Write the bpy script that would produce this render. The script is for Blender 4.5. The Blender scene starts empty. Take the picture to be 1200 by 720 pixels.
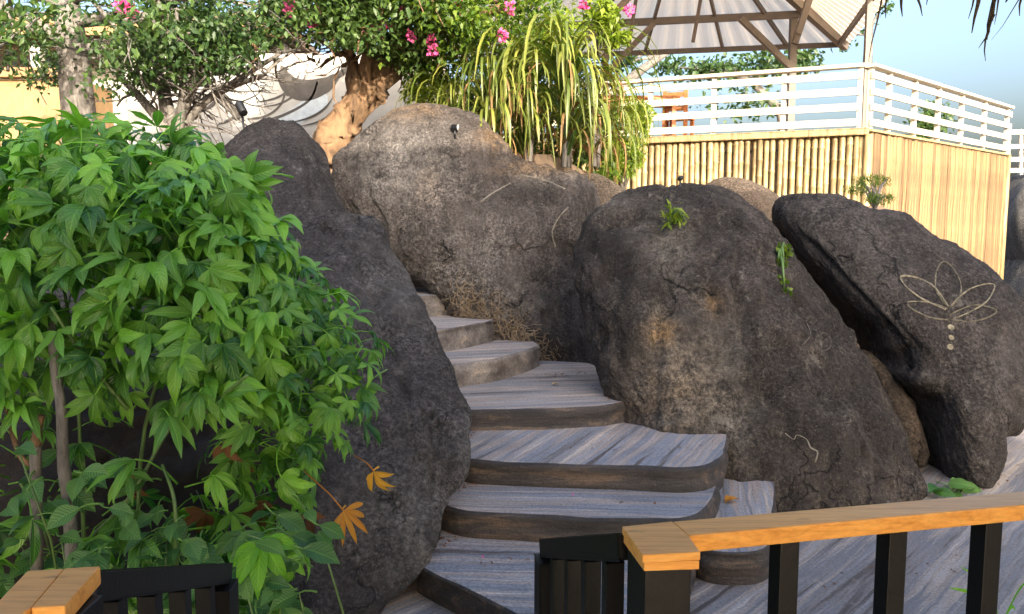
import bpy, bmesh, math, random
import numpy as np
from mathutils import Vector, Matrix, noise
from mathutils.bvhtree import BVHTree

R = math.radians
random.seed(7); rng = np.random.default_rng(7)
sc = bpy.context.scene
col = sc.collection

# ------------------------------------------------------------------ camera
CAMZ, FPX, PITCH = 2.1, 950.0, R(6)
cam_d = bpy.data.cameras.new('camera'); cam = bpy.data.objects.new('camera', cam_d); col.objects.link(cam)
cam.location = (0, 0, CAMZ); cam.rotation_euler = (R(90) - PITCH, 0, 0)
cam_d.sensor_width = 36; cam_d.lens = FPX / 1200 * 36; cam_d.clip_start = 0.05; cam_d.clip_end = 6000
sc.camera = cam

# ------------------------------------------------------------------ sky, sun, exposure
SUN_EL, SUN_AZ = R(17), math.atan2(0.30, -0.954)      # azimuth clockwise from +Y
w = bpy.data.worlds.new('World'); sc.world = w; w.use_nodes = True
nt = w.node_tree; bg = nt.nodes['Background']
sky = nt.nodes.new('ShaderNodeTexSky'); sky.sky_type = 'NISHITA'; sky.sun_disc = False
sky.sun_elevation = SUN_EL; sky.sun_rotation = SUN_AZ
sky.air_density = 1.0; sky.dust_density = 10.0; sky.ozone_density = 2.4
nt.links.new(sky.outputs[0], bg.inputs[0]); bg.inputs[1].default_value = 0.15
sd = bpy.data.lights.new('sun', 'SUN'); sun = bpy.data.objects.new('sun', sd); col.objects.link(sun)
sd.energy = 2.0; sd.angle = R(0.5); sd.color = (1.0, 0.89, 0.73)
tosun = Vector((math.sin(SUN_AZ) * math.cos(SUN_EL), math.cos(SUN_AZ) * math.cos(SUN_EL), math.sin(SUN_EL)))
sun.rotation_euler = tosun.to_track_quat('Z', 'Y').to_euler(); sun.location = (3, -10, 12)
sc.view_settings.view_transform = 'Standard'; sc.view_settings.look = 'None'
sc.view_settings.exposure = 2.42; sc.view_settings.gamma = 1.0

# ------------------------------------------------------------------ helpers
def ray(px, py):
    u, v = (px - 600) / FPX, -(py - 360) / FPX
    c, s = math.cos(PITCH), math.sin(PITCH)
    return Vector((u, c + v * s, -s + v * c))
def at(px, py, Y):
    d = ray(px, py); t = Y / d.y
    return Vector((d.x * t, Y, CAMZ + d.z * t))
def onz(px, py, z):
    d = ray(px, py); t = (z - CAMZ) / d.z
    return Vector((d.x * t, d.y * t, z))
def proj(P):
    P = np.asarray(P, float); c, s = math.cos(PITCH), math.sin(PITCH)
    y, z = P[..., 1], P[..., 2] - CAMZ
    f = y * c - z * s; up = y * s + z * c
    return np.stack([600 + FPX * P[..., 0] / f, 360 - FPX * up / f], -1)

def pnoise(P, seed=0):
    """vectorised gradient noise, about -1..1"""
    P = np.asarray(P, float) + seed * 17.31; i = np.floor(P).astype(np.int64); f = P - i; u = f * f * f * (f * (f * 6 - 15) + 10)
    out = np.zeros(len(P))
    for dx in (0, 1):
        for dy in (0, 1):
            for dz in (0, 1):
                h = ((i[:, 0] + dx) * 374761393 + (i[:, 1] + dy) * 668265263 + (i[:, 2] + dz) * 2147483647 + seed * 974711) & 0xFFFFFFFF
                h = ((h ^ (h >> 13)) * 1274126177) & 0xFFFFFFFF; h = h ^ (h >> 16)
                a = (h & 1023) / 1023 * 2 * math.pi; c = ((h >> 10) & 1023) / 1023 * 2 - 1; r = np.sqrt(1 - c * c)
                g_ = (f[:, 0] - dx) * r * np.cos(a) + (f[:, 1] - dy) * r * np.sin(a) + (f[:, 2] - dz) * c
                out += g_ * np.where(dx, u[:, 0], 1 - u[:, 0]) * np.where(dy, u[:, 1], 1 - u[:, 1]) * np.where(dz, u[:, 2], 1 - u[:, 2])
    return out * 1.6
def pfbm(P, octv, gain=0.5, lac=2.1, seed=0, ridged=False):
    o = np.zeros(len(P)); a = 1.0; q = np.asarray(P, float)
    for k in range(octv):
        n = pnoise(q, seed + k); o += a * ((1 - 2 * np.abs(n)) if ridged else n); a *= gain; q = q * lac
    return o
ORG = {}
def org(o): return ORG.get(o.name, Vector((0, 0, 0))) if o else Vector((0, 0, 0))
def tag(o, label=None, cat=None, group=None, kind=None):
    if label: o['label'] = label
    if cat: o['category'] = cat
    if group: o['group'] = group
    if kind: o['kind'] = kind
    return o
def thing(name, label, cat, base, group=None):
    o = bpy.data.objects.new(name, None); col.objects.link(o); o.empty_display_size = 0.1
    o.location = base; ORG[o.name] = Vector(base)
    return tag(o, label, cat, group)
def link(name, me, mat, parent=None, loc=None, rot=None, base=None):
    """world-space mesh -> object; origin moved to the parent's origin (or to base)"""
    o = bpy.data.objects.new(name, me); col.objects.link(o)
    if mat and not me.materials: me.materials.append(mat)
    if parent: o.parent = parent; ORG[o.name] = org(parent)
    if loc is not None: o.location = Vector(loc) - org(parent)
    if rot is not None: o.rotation_euler = rot
    return o
class MB:
    def __init__(s): s.v = []; s.f = []; s.sm = []
    def add(s, vs, fs, smooth=True):
        n = len(s.v); s.v += [tuple(p) for p in vs]
        s.f += [tuple(i + n for i in f) for f in fs]; s.sm += [smooth] * len(fs)
    def tube(s, path, rad, seg=8, cap=True, flat=1.0):
        path = [Vector(p) for p in path]; n = len(path)
        if not hasattr(rad, '__len__'): rad = [rad] * n
        vs = []; up = Vector((0.13, 0.31, 0.94)).normalized()
        for i, p in enumerate(path):
            t = (path[min(i + 1, n - 1)] - path[max(i - 1, 0)]).normalized()
            a = t.cross(up)
            if a.length < 1e-3: a = t.cross(Vector((1, 0, 0)))
            a.normalize(); b = t.cross(a)
            for k in range(seg):
                th = 2 * math.pi * k / seg
                vs.append(p + (a * math.cos(th) + b * math.sin(th) * flat) * rad[i])
        fs = [(i * seg + k, i * seg + (k + 1) % seg, (i + 1) * seg + (k + 1) % seg, (i + 1) * seg + k) for i in range(n - 1) for k in range(seg)]
        if cap: fs += [tuple(range(seg))[::-1], tuple((n - 1) * seg + k for k in range(seg))]
        s.add(vs, fs)
    def obox(s, c, ex, ey, ez, bev=0.0):
        """oriented box: centre and half-extent vectors; bev = chamfer"""
        bm = bmesh.new(); bmesh.ops.create_cube(bm, size=2)
        c, ex, ey, ez = map(Vector, (c, ex, ey, ez))
        for v in bm.verts: v.co = c + ex * v.co.x + ey * v.co.y + ez * v.co.z
        if bev: bmesh.ops.bevel(bm, geom=bm.edges[:], offset=bev, segments=2, affect='EDGES', profile=0.6)
        bmesh.ops.recalc_face_normals(bm, faces=bm.faces[:])
        bm.verts.index_update()
        s.add([v.co for v in bm.verts], [[v.index for v in f.verts] for f in bm.faces], False); bm.free()
    def bar(s, a, b, w, h, bev=0.0, up=(0, 0, 1)):
        a, b = Vector(a), Vector(b); d = b - a; t = d.normalized()
        sd_ = t.cross(Vector(up)).normalized(); u = sd_.cross(t)
        s.obox((a + b) / 2, d / 2, sd_ * w / 2, u * h / 2, bev)
    def prism(s, poly, z0, z1, bev=0.0):
        """poly: xy(z ignored) points; vertical prism"""
        bm = bmesh.new()
        f = bm.faces.new([bm.verts.new((p[0], p[1], z1)) for p in poly])
        r = bmesh.ops.extrude_face_region(bm, geom=[f])
        for v in [g for g in r['geom'] if isinstance(g, bmesh.types.BMVert)]: v.co.z = z0
        bmesh.ops.recalc_face_normals(bm, faces=bm.faces[:])
        if bev: bmesh.ops.bevel(bm, geom=bm.edges[:], offset=bev, segments=2, affect='EDGES', profile=0.6)
        bmesh.ops.recalc_face_normals(bm, faces=bm.faces[:])
        bm.verts.index_update()
        s.add([v.co for v in bm.verts], [[v.index for v in f.verts] for f in bm.faces], False); bm.free()
    def mesh(s, name, o=None):
        o = o or Vector((0, 0, 0))
        me = bpy.data.meshes.new(name)
        me.from_pydata([(p[0] - o[0], p[1] - o[1], p[2] - o[2]) for p in s.v], [], s.f)
        me.polygons.foreach_set('use_smooth', s.sm); me.update()
        return me
    def build(s, name, mat, parent=None, base=None):
        o = org(parent) if parent else Vector(base or (0, 0, 0))
        ob = link(name, s.mesh(name, o), mat, parent)
        if not parent and base: ob.location = base; ORG[ob.name] = Vector(base)
        return ob

# ------------------------------------------------------------------ materials
def nodes(name):
    m = bpy.data.materials.new(name); m.use_nodes = True
    t = m.node_tree; b = t.nodes['Principled BSDF']
    return m, t, b, t.nodes.new, t.links.new
def ramp(t, fac, stops, interp='LINEAR'):
    r = t.nodes.new('ShaderNodeValToRGB'); r.color_ramp.interpolation = interp
    e = r.color_ramp.elements
    while len(e) < len(stops): e.new(0.5)
    for i, (p, c) in enumerate(stops):
        e[i].position = p; e[i].color = (*c, 1) if len(c) == 3 else c
    t.links.new(fac, r.inputs[0]); return r.outputs[0]
def g3(v): return (v, v, v)
def tnoise(t, vec, scale, detail=4, rough=0.55, dist=0.0):
    n = t.nodes.new('ShaderNodeTexNoise'); n.inputs['Scale'].default_value = scale
    n.inputs['Detail'].default_value = detail; n.inputs['Roughness'].default_value = rough; n.inputs['Distortion'].default_value = dist
    if vec is not None: t.links.new(vec, n.inputs['Vector'])
    return n.outputs['Fac']
def mapping(t, vec, scale=(1, 1, 1), rot=(0, 0, 0)):
    m = t.nodes.new('ShaderNodeMapping'); m.inputs['Scale'].default_value = scale; m.inputs['Rotation'].default_value = rot
    t.links.new(vec, m.inputs['Vector']); return m.outputs[0]
def coord(t, which='Object'): return t.nodes.new('ShaderNodeTexCoord').outputs[which]
def geopos(t): return t.nodes.new('ShaderNodeNewGeometry').outputs['Position']
def mixc(t, fac, a, b, mode='MIX'):
    n = t.nodes.new('ShaderNodeMix'); n.data_type = 'RGBA'; n.blend_type = mode
    for sock, v in ((n.inputs[0], fac), (n.inputs[6], a), (n.inputs[7], b)):
        if isinstance(v, bpy.types.NodeSocket): t.links.new(v, sock)
        elif isinstance(v, (int, float)): sock.default_value = v
        else: sock.default_value = (*v, 1)
    return n.outputs[2]
def mth(t, op, a, b=None, clamp=False):
    n = t.nodes.new('ShaderNodeMath'); n.operation = op; n.use_clamp = clamp
    for i, v in enumerate((a, b)):
        if v is None: continue
        if isinstance(v, bpy.types.NodeSocket): t.links.new(v, n.inputs[i])
        else: n.inputs[i].default_value = v
    return n.outputs[0]
def attr(t, name):
    n = t.nodes.new('ShaderNodeAttribute'); n.attribute_name = name; return n.outputs['Fac']
def bump(t, b, h, strength=0.5, dist=0.02, normal=None):
    n = t.nodes.new('ShaderNodeBump'); n.inputs['Strength'].default_value = strength; n.inputs['Distance'].default_value = dist
    t.links.new(h, n.inputs['Height'])
    if normal is not None: t.links.new(normal, n.inputs['Normal'])
    if b is not None: t.links.new(n.outputs[0], b.inputs['Normal'])
    return n.outputs[0]

def mat_rock(name, dark, mid, pale, ochre=(0.32, 0.19, 0.08), grain=1.0):
    m, t, b, N, L = nodes(name); p = geopos(t)
    big = tnoise(t, p, 1.3, 7, 0.6, 0.4)
    base = mixc(t, ramp(t, big, [(0.36, g3(0)), (0.66, g3(1))]), dark, mid)
    stk = tnoise(t, mapping(t, p, (3.6, 3.6, 0.40)), 1.7, 7, 0.7, 0.35)
    base = mixc(t, ramp(t, stk, [(0.42, g3(0.0)), (0.60, g3(0.85))]), base, tuple(x * 0.75 for x in dark))
    stk2 = tnoise(t, mapping(t, p, (5.0, 5.0, 0.55)), 2.1, 7, 0.75, 0.2)
    base = mixc(t, ramp(t, stk2, [(0.56, g3(0.0)), (0.72, g3(0.5))]), base, pale)
    fine = tnoise(t, p, 38, 6, 0.78); fine2 = tnoise(t, p, 85, 4, 0.65)
    blot = tnoise(t, p, 9, 8, 0.72)
    pm = mth(t, 'MULTIPLY', attr(t, 'pale'), ramp(t, blot, [(0.36, g3(0.05)), (0.60, g3(1))]))
    base = mixc(t, pm, base, pale)
    base = mixc(t, mth(t, 'MULTIPLY', attr(t, 'dark_spots'), ramp(t, blot, [(0.3, g3(1)), (0.62, g3(0.35))])), base, tuple(x * 0.6 for x in dark))  # darker blotchy patches at the spots listed for each boulder
    om = mth(t, 'MULTIPLY', attr(t, 'ochre'), ramp(t, blot, [(0.38, g3(0)), (0.55, g3(1))]))
    base = mixc(t, om, base, ochre)
    gmod = ramp(t, tnoise(t, p, 2.1, 5, 0.65, 0.5), [(0.38, g3(0.35)), (0.62, g3(1.0))])
    base = mixc(t, gmod, base, mixc(t, 1.0, base, ramp(t, fine, [(0.36, g3(0.12)), (0.48, g3(0.75)), (0.66, g3(2.5))]), 'MULTIPLY'))
    base = mixc(t, ramp(t, fine2, [(0.60, g3(0)), (0.70, g3(0.6 * grain))]), base, pale)
    lich = tnoise(t, p, 4.2, 10, 0.82, 0.3)
    base = mixc(t, ramp(t, lich, [(0.585, g3(0)), (0.64, g3(0.6))]), base, pale)
    crk = N('ShaderNodeTexVoronoi'); crk.feature = 'DISTANCE_TO_EDGE'; crk.inputs['Scale'].default_value = 0.85
    wp = N('ShaderNodeVectorMath'); wp.operation = 'ADD'; nz = N('ShaderNodeTexNoise'); nz.inputs['Scale'].default_value = 2.2; nz.inputs['Detail'].default_value = 6
    L(p, nz.inputs['Vector']); L(p, wp.inputs[0]); L(nz.outputs['Color'], wp.inputs[1]); L(mapping(t, wp.outputs[0], (1, 1, 0.6)), crk.inputs['Vector'])
    ck = mth(t, 'MULTIPLY', ramp(t, crk.outputs['Distance'], [(0.0, g3(1)), (0.012, g3(0))]), ramp(t, tnoise(t, p, 1.9, 3), [(0.48, g3(0)), (0.58, g3(1))]))
    base = mixc(t, mth(t, 'MULTIPLY', ck, 0.8), base, tuple(x * 0.4 for x in dark))
    L(base, b.inputs['Base Color']); b.inputs['Roughness'].default_value = 0.88
    b.inputs['Specular IOR Level'].default_value = 0.3
    h = mth(t, 'ADD', mth(t, 'SUBTRACT', mth(t, 'MULTIPLY', fine, 0.7), ck), mth(t, 'ADD', mth(t, 'MULTIPLY', blot, 1.2), mth(t, 'MULTIPLY', fine2, 0.3)))
    bump(t, b, h, 1.0, 0.055)
    return m
def mat_paint(name, ang, cols, across=7.0, lightness=1.0, bumpy=0.4, wobble=0.5):
    """cement painted as weathered planks: streaks along one direction"""
    m, t, b, N, L = nodes(name); p = geopos(t)
    wv = tnoise(t, p, 2.2, 3)
    q = mapping(t, p, (1, 1, 1), (0, 0, ang))
    sep = N('ShaderNodeSeparateXYZ'); L(q, sep.inputs[0])
    acr = mth(t, 'ADD', sep.outputs[1], mth(t, 'MULTIPLY', wv, 0.12 * wobble))
    cmb = N('ShaderNodeCombineXYZ'); L(mth(t, 'MULTIPLY', sep.outputs[0], 0.32), cmb.inputs[0]); L(mth(t, 'MULTIPLY', acr, across), cmb.inputs[1]); L(mth(t, 'MULTIPLY', sep.outputs[2], across), cmb.inputs[2])
    s1 = tnoise(t, cmb.outputs[0], 1.0, 2, 0.45); s2 = tnoise(t, cmb.outputs[0], 4.5, 4, 0.7)
    sm_ = mth(t, 'ADD', mth(t, 'MULTIPLY', s1, 0.78), mth(t, 'MULTIPLY', s2, 0.22))
    n = len(cols); c = ramp(t, sm_, [(0.36 + 0.28 * i / (n - 1), tuple(x * lightness for x in cc)) for i, cc in enumerate(cols)])
    c = mixc(t, 1.0, c, ramp(t, s2, [(0.3, g3(0.72)), (0.7, g3(1.28))]), 'MULTIPLY')
    wear = tnoise(t, p, 11, 9, 0.8)
    c = mixc(t, ramp(t, wear, [(0.56, g3(0)), (0.66, g3(0.45))]), c, tuple(x * 0.95 * lightness for x in cols[-1]))
    grit = tnoise(t, p, 60, 4, 0.7)
    c = mixc(t, 1.0, c, ramp(t, grit, [(0.32, g3(0.6)), (0.5, g3(1.0)), (0.7, g3(1.35))]), 'MULTIPLY')
    dirt = tnoise(t, p, 1.7, 6, 0.7)
    c = mixc(t, ramp(t, dirt, [(0.5, g3(0)), (0.75, g3(0.4))]), c, (0.07, 0.06, 0.055))
    L(c, b.inputs['Base Color']); b.inputs['Roughness'].default_value = 0.62
    f = tnoise(t, p, 90, 3, 0.6)
    bump(t, b, mth(t, 'ADD', mth(t, 'MULTIPLY', s2, 0.6), mth(t, 'ADD', mth(t, 'MULTIPLY', f, 0.35), wear)), bumpy, 0.015)
    return m
def mat_simple(name, c, rough=0.6, var=0.15, scale=8, bumps=0.15, metal=0.0, stretch=(1, 1, 1), c2=None, spec=0.5):
    m, t, b, N, L = nodes(name); p = mapping(t, coord(t), stretch)
    n = tnoise(t, p, scale, 6, 0.65)
    lo = tuple(x * (1 - var) for x in c); hi = tuple(min(1, x * (1 + var)) for x in (c2 or c))
    base = ramp(t, n, [(0.3, lo), (0.7, hi)])
    oi = N('ShaderNodeObjectInfo')
    base = mixc(t, 1.0, base, ramp(t, oi.outputs['Random'], [(0, g3(1 - var * 0.7)), (1, g3(1 + var * 0.5))]), 'MULTIPLY')
    L(base, b.inputs['Base Color']); b.inputs['Roughness'].default_value = rough; b.inputs['Metallic'].default_value = metal
    b.inputs['Specular IOR Level'].default_value = spec
    if bumps: bump(t, b, tnoise(t, p, scale * 5, 5, 0.6), bumps, 0.01)
    return m
def mat_leaf(name, a, bcol, trans=0.35, rough=0.45, veins=True, tcol=None):
    """a..b chosen by the mesh attribute 'tint' plus a per-object shift"""
    m, t, b, N, L = nodes(name)
    oi = N('ShaderNodeObjectInfo')
    f = mth(t, 'ADD', attr(t, 'tint'), mth(t, 'MULTIPLY', mth(t, 'SUBTRACT', oi.outputs['Random'], 0.5), 0.85), True)
    c = mixc(t, f, a, bcol)
    if veins:
        uv = N('ShaderNodeUVMap'); uv.uv_map = 'UVMap'
        sp = N('ShaderNodeSeparateXYZ'); L(uv.outputs[0], sp.inputs[0])
        ac = mth(t, 'ABSOLUTE', mth(t, 'SUBTRACT', sp.outputs[1], 0.5))
        rib = ramp(t, ac, [(0.0, g3(1)), (0.06, g3(0))])
        wv = mth(t, 'SINE', mth(t, 'MULTIPLY', mth(t, 'SUBTRACT', sp.outputs[0], mth(t, 'MULTIPLY', ac, 0.45)), 62.0))
        side = ramp(t, wv, [(0.75, g3(0)), (1.0, g3(0.13))])
        c = mixc(t, mth(t, 'MAXIMUM', mth(t, 'MULTIPLY', rib, 0.35), side), c, tuple(min(1, x * 1.7 + 0.03) for x in bcol))
        h = mth(t, 'ADD', wv, mth(t, 'MULTIPLY', rib, -2.0))
        nb = bump(t, b, h, 0.35, 0.004)
    L(c, b.inputs['Base Color']); b.inputs['Roughness'].default_value = rough
    b.inputs['Specular IOR Level'].default_value = 0.45
    tr = N('ShaderNodeBsdfTranslucent'); L(mixc(t, 1.0, c, tcol or (1.3, 1.5, 0.6), 'MULTIPLY'), tr.inputs[0])
    mx = N('ShaderNodeMixShader'); mx.inputs[0].default_value = trans
    L(b.outputs[0], mx.inputs[1]); L(tr.outputs[0], mx.inputs[2])
    L(mx.outputs[0], t.nodes['Material Output'].inputs[0])
    return m
def mat_wood(name, a, b_, c_, scale=1.0, rough=0.28):
    m, t, b, N, L = nodes(name); p = coord(t)
    q = mapping(t, p, (1.5 * scale, 22 * scale, 22 * scale), (0, 0, R(-12.5)))
    n = tnoise(t, q, 1.6, 6, 0.65, 1.2); n2 = tnoise(t, q, 7, 4, 0.7)
    c = ramp(t, n, [(0.28, a), (0.5, b_), (0.75, c_)])
    c = mixc(t, 0.4, c, ramp(t, n2, [(0.3, g3(0.6)), (0.6, g3(1.1))]), 'MULTIPLY')
    knots = tnoise(t, mapping(t, p, (3, 9, 9), (0, 0, R(-12.5))), 2.0, 3, 0.6)
    c = mixc(t, ramp(t, knots, [(0.66, g3(0)), (0.74, g3(0.7))]), c, tuple(x * 0.3 for x in a))
    L(c, b.inputs['Base Color']); b.inputs['Roughness'].default_value = rough
    b.inputs['Specular IOR Level'].default_value = 0.16
    bump(t, b, n2, 0.15, 0.004)
    return m
def mat_bark(name, a, c):
    m, t, b, N, L = nodes(name); p = geopos(t)
    n = tnoise(t, mapping(t, p, (1, 1, 0.35)), 14, 8, 0.7, 0.6); n2 = tnoise(t, p, 2.5, 5, 0.6)
    cc = mixc(t, ramp(t, n, [(0.35, g3(0)), (0.65, g3(1))]), a, c)
    cc = mixc(t, ramp(t, n2, [(0.45, g3(0)), (0.7, g3(0.5))]), cc, tuple(min(1, x * 1.5) for x in c))
    L(cc, b.inputs['Base Color']); b.inputs['Roughness'].default_value = 0.9
    bump(t, b, n, 0.9, 0.03)
    return m

M = {}
M['rock_left'] = mat_rock('rock_left', (0.034, 0.029, 0.029), (0.088, 0.076, 0.072), (0.22, 0.21, 0.20), grain=1.1)
M['rock_back'] = mat_rock('rock_back', (0.045, 0.037, 0.034), (0.128, 0.107, 0.097), (0.27, 0.245, 0.225))
M['rock_mid'] = mat_rock('rock_mid', (0.031, 0.025, 0.022), (0.096, 0.078, 0.068), (0.25, 0.225, 0.19))
M['rock_right'] = mat_rock('rock_right', (0.036, 0.030, 0.028), (0.092, 0.077, 0.071), (0.20, 0.185, 0.17), grain=0.7)
M['rock_tan'] = mat_rock('rock_tan', (0.13, 0.095, 0.07), (0.26, 0.20, 0.15), (0.38, 0.31, 0.24))
M['rock_wedge'] = mat_rock('rock_wedge', (0.05, 0.037, 0.028), (0.12, 0.09, 0.068), (0.2, 0.16, 0.12))
M['rock_grey'] = mat_rock('rock_grey', (0.10, 0.095, 0.09), (0.2, 0.19, 0.18), (0.3, 0.29, 0.28))
BLUE = [(0.099, 0.081, 0.074), (0.203, 0.206, 0.232), (0.174, 0.181, 0.209), (0.296, 0.238, 0.206), (0.238, 0.238, 0.261), (0.418, 0.336, 0.273)]
FLOOR = [(0.072, 0.058, 0.052), (0.189, 0.166, 0.159), (0.156, 0.153, 0.166), (0.305, 0.247, 0.208), (0.240, 0.227, 0.231), (0.429, 0.345, 0.273)]
LOG = [(0.011, 0.009, 0.009), (0.022, 0.018, 0.018), (0.034, 0.027, 0.025), (0.085, 0.058, 0.041)]
M['riser'] = mat_paint('riser', R(0), LOG, across=13, bumpy=0.9)
M['floor'] = mat_paint('floor', R(-47), FLOOR, across=9.5, bumpy=0.3)
M['riser_pale'] = mat_paint('riser_pale', R(0), [(0.06, 0.05, 0.046), (0.11, 0.095, 0.088), (0.15, 0.135, 0.13), (0.22, 0.185, 0.155)], across=5, bumpy=0.6)
M['wood'] = mat_wood('varnished_wood', (0.62, 0.26, 0.055), (0.80, 0.38, 0.09), (0.86, 0.46, 0.13))
M['black'] = mat_simple('black_paint', (0.006, 0.006, 0.006), 0.42, 0.3, 20, 0.12, spec=0.28)
M['white'] = mat_simple('white_paint', (0.50, 0.465, 0.39), 0.55, 0.06, 6, 0.05)
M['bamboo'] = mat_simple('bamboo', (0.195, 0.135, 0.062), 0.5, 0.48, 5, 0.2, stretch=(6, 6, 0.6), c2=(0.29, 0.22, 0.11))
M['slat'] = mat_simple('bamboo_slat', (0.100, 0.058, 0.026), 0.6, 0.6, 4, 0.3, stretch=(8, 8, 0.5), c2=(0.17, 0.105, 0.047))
M['leaf_big'] = mat_leaf('leaf_big', (0.020, 0.098, 0.026), (0.20, 0.43, 0.046), 0.35, 0.28)
M['leaf_ovate'] = mat_leaf('leaf_ovate', (0.026, 0.10, 0.026), (0.11, 0.23, 0.04), 0.3, 0.4)
M['leaf_young'] = mat_leaf('leaf_young', (0.12, 0.34, 0.02), (0.18, 0.42, 0.03), 0.4, 0.4)
M['leaf_yellow'] = mat_leaf('leaf_yellow', (0.42, 0.16, 0.015), (0.58, 0.32, 0.03), 0.3, 0.55, tcol=(1.2, 1.0, 0.5))
M['leaf_brown'] = mat_leaf('leaf_brown', (0.10, 0.04, 0.015), (0.22, 0.09, 0.03), 0.2, 0.7, tcol=(1, 0.8, 0.5))
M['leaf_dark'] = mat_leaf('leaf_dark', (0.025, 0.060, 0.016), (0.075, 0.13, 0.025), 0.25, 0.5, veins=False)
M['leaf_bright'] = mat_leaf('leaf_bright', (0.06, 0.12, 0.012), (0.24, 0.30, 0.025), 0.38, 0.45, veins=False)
M['strap'] = mat_leaf('strap', (0.04, 0.085, 0.014), (0.25, 0.26, 0.05), 0.30, 0.4, veins=False)
M['flower'] = mat_leaf('flower', (0.55, 0.06, 0.22), (0.72, 0.14, 0.36), 0.3, 0.6, veins=False, tcol=(1.2, 0.7, 1.0))
M['bark_warm'] = mat_bark('bark_warm', (0.07, 0.042, 0.024), (0.23, 0.135, 0.07))
M['bark_grey'] = mat_bark('bark_grey', (0.06, 0.052, 0.046), (0.21, 0.19, 0.17))
M['stem_green'] = mat_simple('stem_green', (0.09, 0.16, 0.04), 0.5, 0.2, 10, 0.1)
M['straw'] = mat_simple('dry_straw', (0.22, 0.165, 0.11), 0.9, 0.4, 30, 0.1)
M['root'] = mat_simple('dried_root', (0.17, 0.15, 0.125), 0.9, 0.4, 20, 0.1)
M['paint_line'] = mat_simple('cream_paint', (0.15, 0.13, 0.09), 0.85, 0.75, 30, 0.1)
M['soil'] = mat_simple('soil', (0.085, 0.060, 0.042), 0.95, 0.4, 3, 0.6)
M['earth'] = mat_simple('earth', (0.20, 0.135, 0.09), 0.95, 0.3, 2, 0.6)
M['roof_metal'] = mat_simple('roof_sheet', (0.84, 0.72, 0.58), 0.5, 0.06, 1.5, 0.0)
_m = M['roof_metal']; _t = _m.node_tree; _tr = _t.nodes.new('ShaderNodeBsdfTranslucent'); _tr.inputs[0].default_value = (0.98, 0.82, 0.62, 1)
_mx = _t.nodes.new('ShaderNodeMixShader'); _mx.inputs[0].default_value = 0.6
_t.links.new(_t.nodes['Principled BSDF'].outputs[0], _mx.inputs[1]); _t.links.new(_tr.outputs[0], _mx.inputs[2]); _t.links.new(_mx.outputs[0], _t.nodes['Material Output'].inputs[0])
M['steel'] = mat_simple('steel_frame', (0.095, 0.076, 0.066), 0.55, 0.15, 6, 0.05)
M['plaster'] = mat_simple('white_plaster', (0.40, 0.385, 0.36), 0.8, 0.16, 3, 0.15)
M['ochre'] = mat_simple('ochre_plaster', (0.27, 0.17, 0.08), 0.85, 0.2, 4, 0.3, stretch=(3, 3, 1))
M['mural_grey'] = mat_simple('mural_grey', (0.075, 0.066, 0.058), 0.8, 0.3, 4, 0.05)
M['mural_blue'] = mat_simple('mural_pale_blue', (0.52, 0.58, 0.62), 0.8, 0.15, 12, 0.05)
M['fascia'] = mat_simple('brown_fascia', (0.17, 0.12, 0.08), 0.7, 0.25, 4, 0.2)
M['thatch'] = mat_simple('thatch', (0.16, 0.115, 0.065), 0.95, 0.4, 8, 0.8, stretch=(8, 1, 1))
M['deckwood'] = mat_simple('deck_boards', (0.34, 0.24, 0.15), 0.5, 0.2, 4, 0.2, stretch=(1, 12, 1))
M['terracotta'] = mat_simple('orange_wood', (0.42, 0.16, 0.06), 0.55, 0.2, 6, 0.1)
M['housing'] = mat_simple('black_plastic', (0.012, 0.012, 0.013), 0.4, 0.2, 20, 0.05)
M['lens'] = mat_simple('lamp_lens', (0.62, 0.60, 0.54), 0.2, 0.05, 20, 0.0)

# ------------------------------------------------------------------ ground
def terrain():
    def sm(a, b, v): 
        q = max(0, min(1, (v - a) / (b - a))); return q * q * (3 - 2 * q)
    xs = np.linspace(-16, 6.2, 75); ys = np.linspace(2.0, 40, 110)
    V = []; F = []
    for y in ys:
        for x in xs:
            left = 2.95 * sm(8.9, 10.4, y + 0.25 * noise.noise(Vector((x * 0.7, y * 0.7, 3))))
            right = 2.3 * sm(9.2, 11.0, y)
            k = sm(0.4, 2.2, x)
            h = left * (1 - k) + right * k
            h *= 1 - sm(5.2, 6.1, x)
            if x < -3.2: h = max(h, 1.2 * sm(-3.2, -5, -abs(x)) )
            h += 0.06 * noise.fractal(Vector((x, y, 0)), 1, 2, 4) * (1 if h > 0.3 else 0)
            V.append((x, y, h - 0.008 if h < 0.02 else h))
    n = len(xs)
    for j in range(len(ys) - 1):
        for i in range(n - 1):
            F.append((j * n + i, j * n + i + 1, (j + 1) * n + i + 1, (j + 1) * n + i))
    mb = MB(); mb.add(V, F); return mb
g = MB(); g.add([(-3000, -3000, -0.03), (3000, -3000, -0.03), (3000, 3000, -0.03), (-3000, 3000, -0.03)], [(0, 1, 2, 3)])
tag(g.build('ground', M['soil']), kind='structure')
tag(terrain().build('hillside', M['earth']), kind='structure')
g = MB(); g.add([(-2.6, 1.9, 0), (16, 1.9, 0), (16, 30, 0), (6.3, 30, 0), (6.3, 8.6, 0), (-2.6, 8.6, 0)], [(0, 1, 2, 3, 4, 5)])
tag(g.build('painted_floor', M['floor']), kind='structure')
g = MB(); g.obox((3, -3.2, 0.44), (9, 0, 0), (0, 4.6, 0), (0, 0, 0.06))
tag(g.build('viewing_deck', M['deckwood']), kind='structure')

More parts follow.
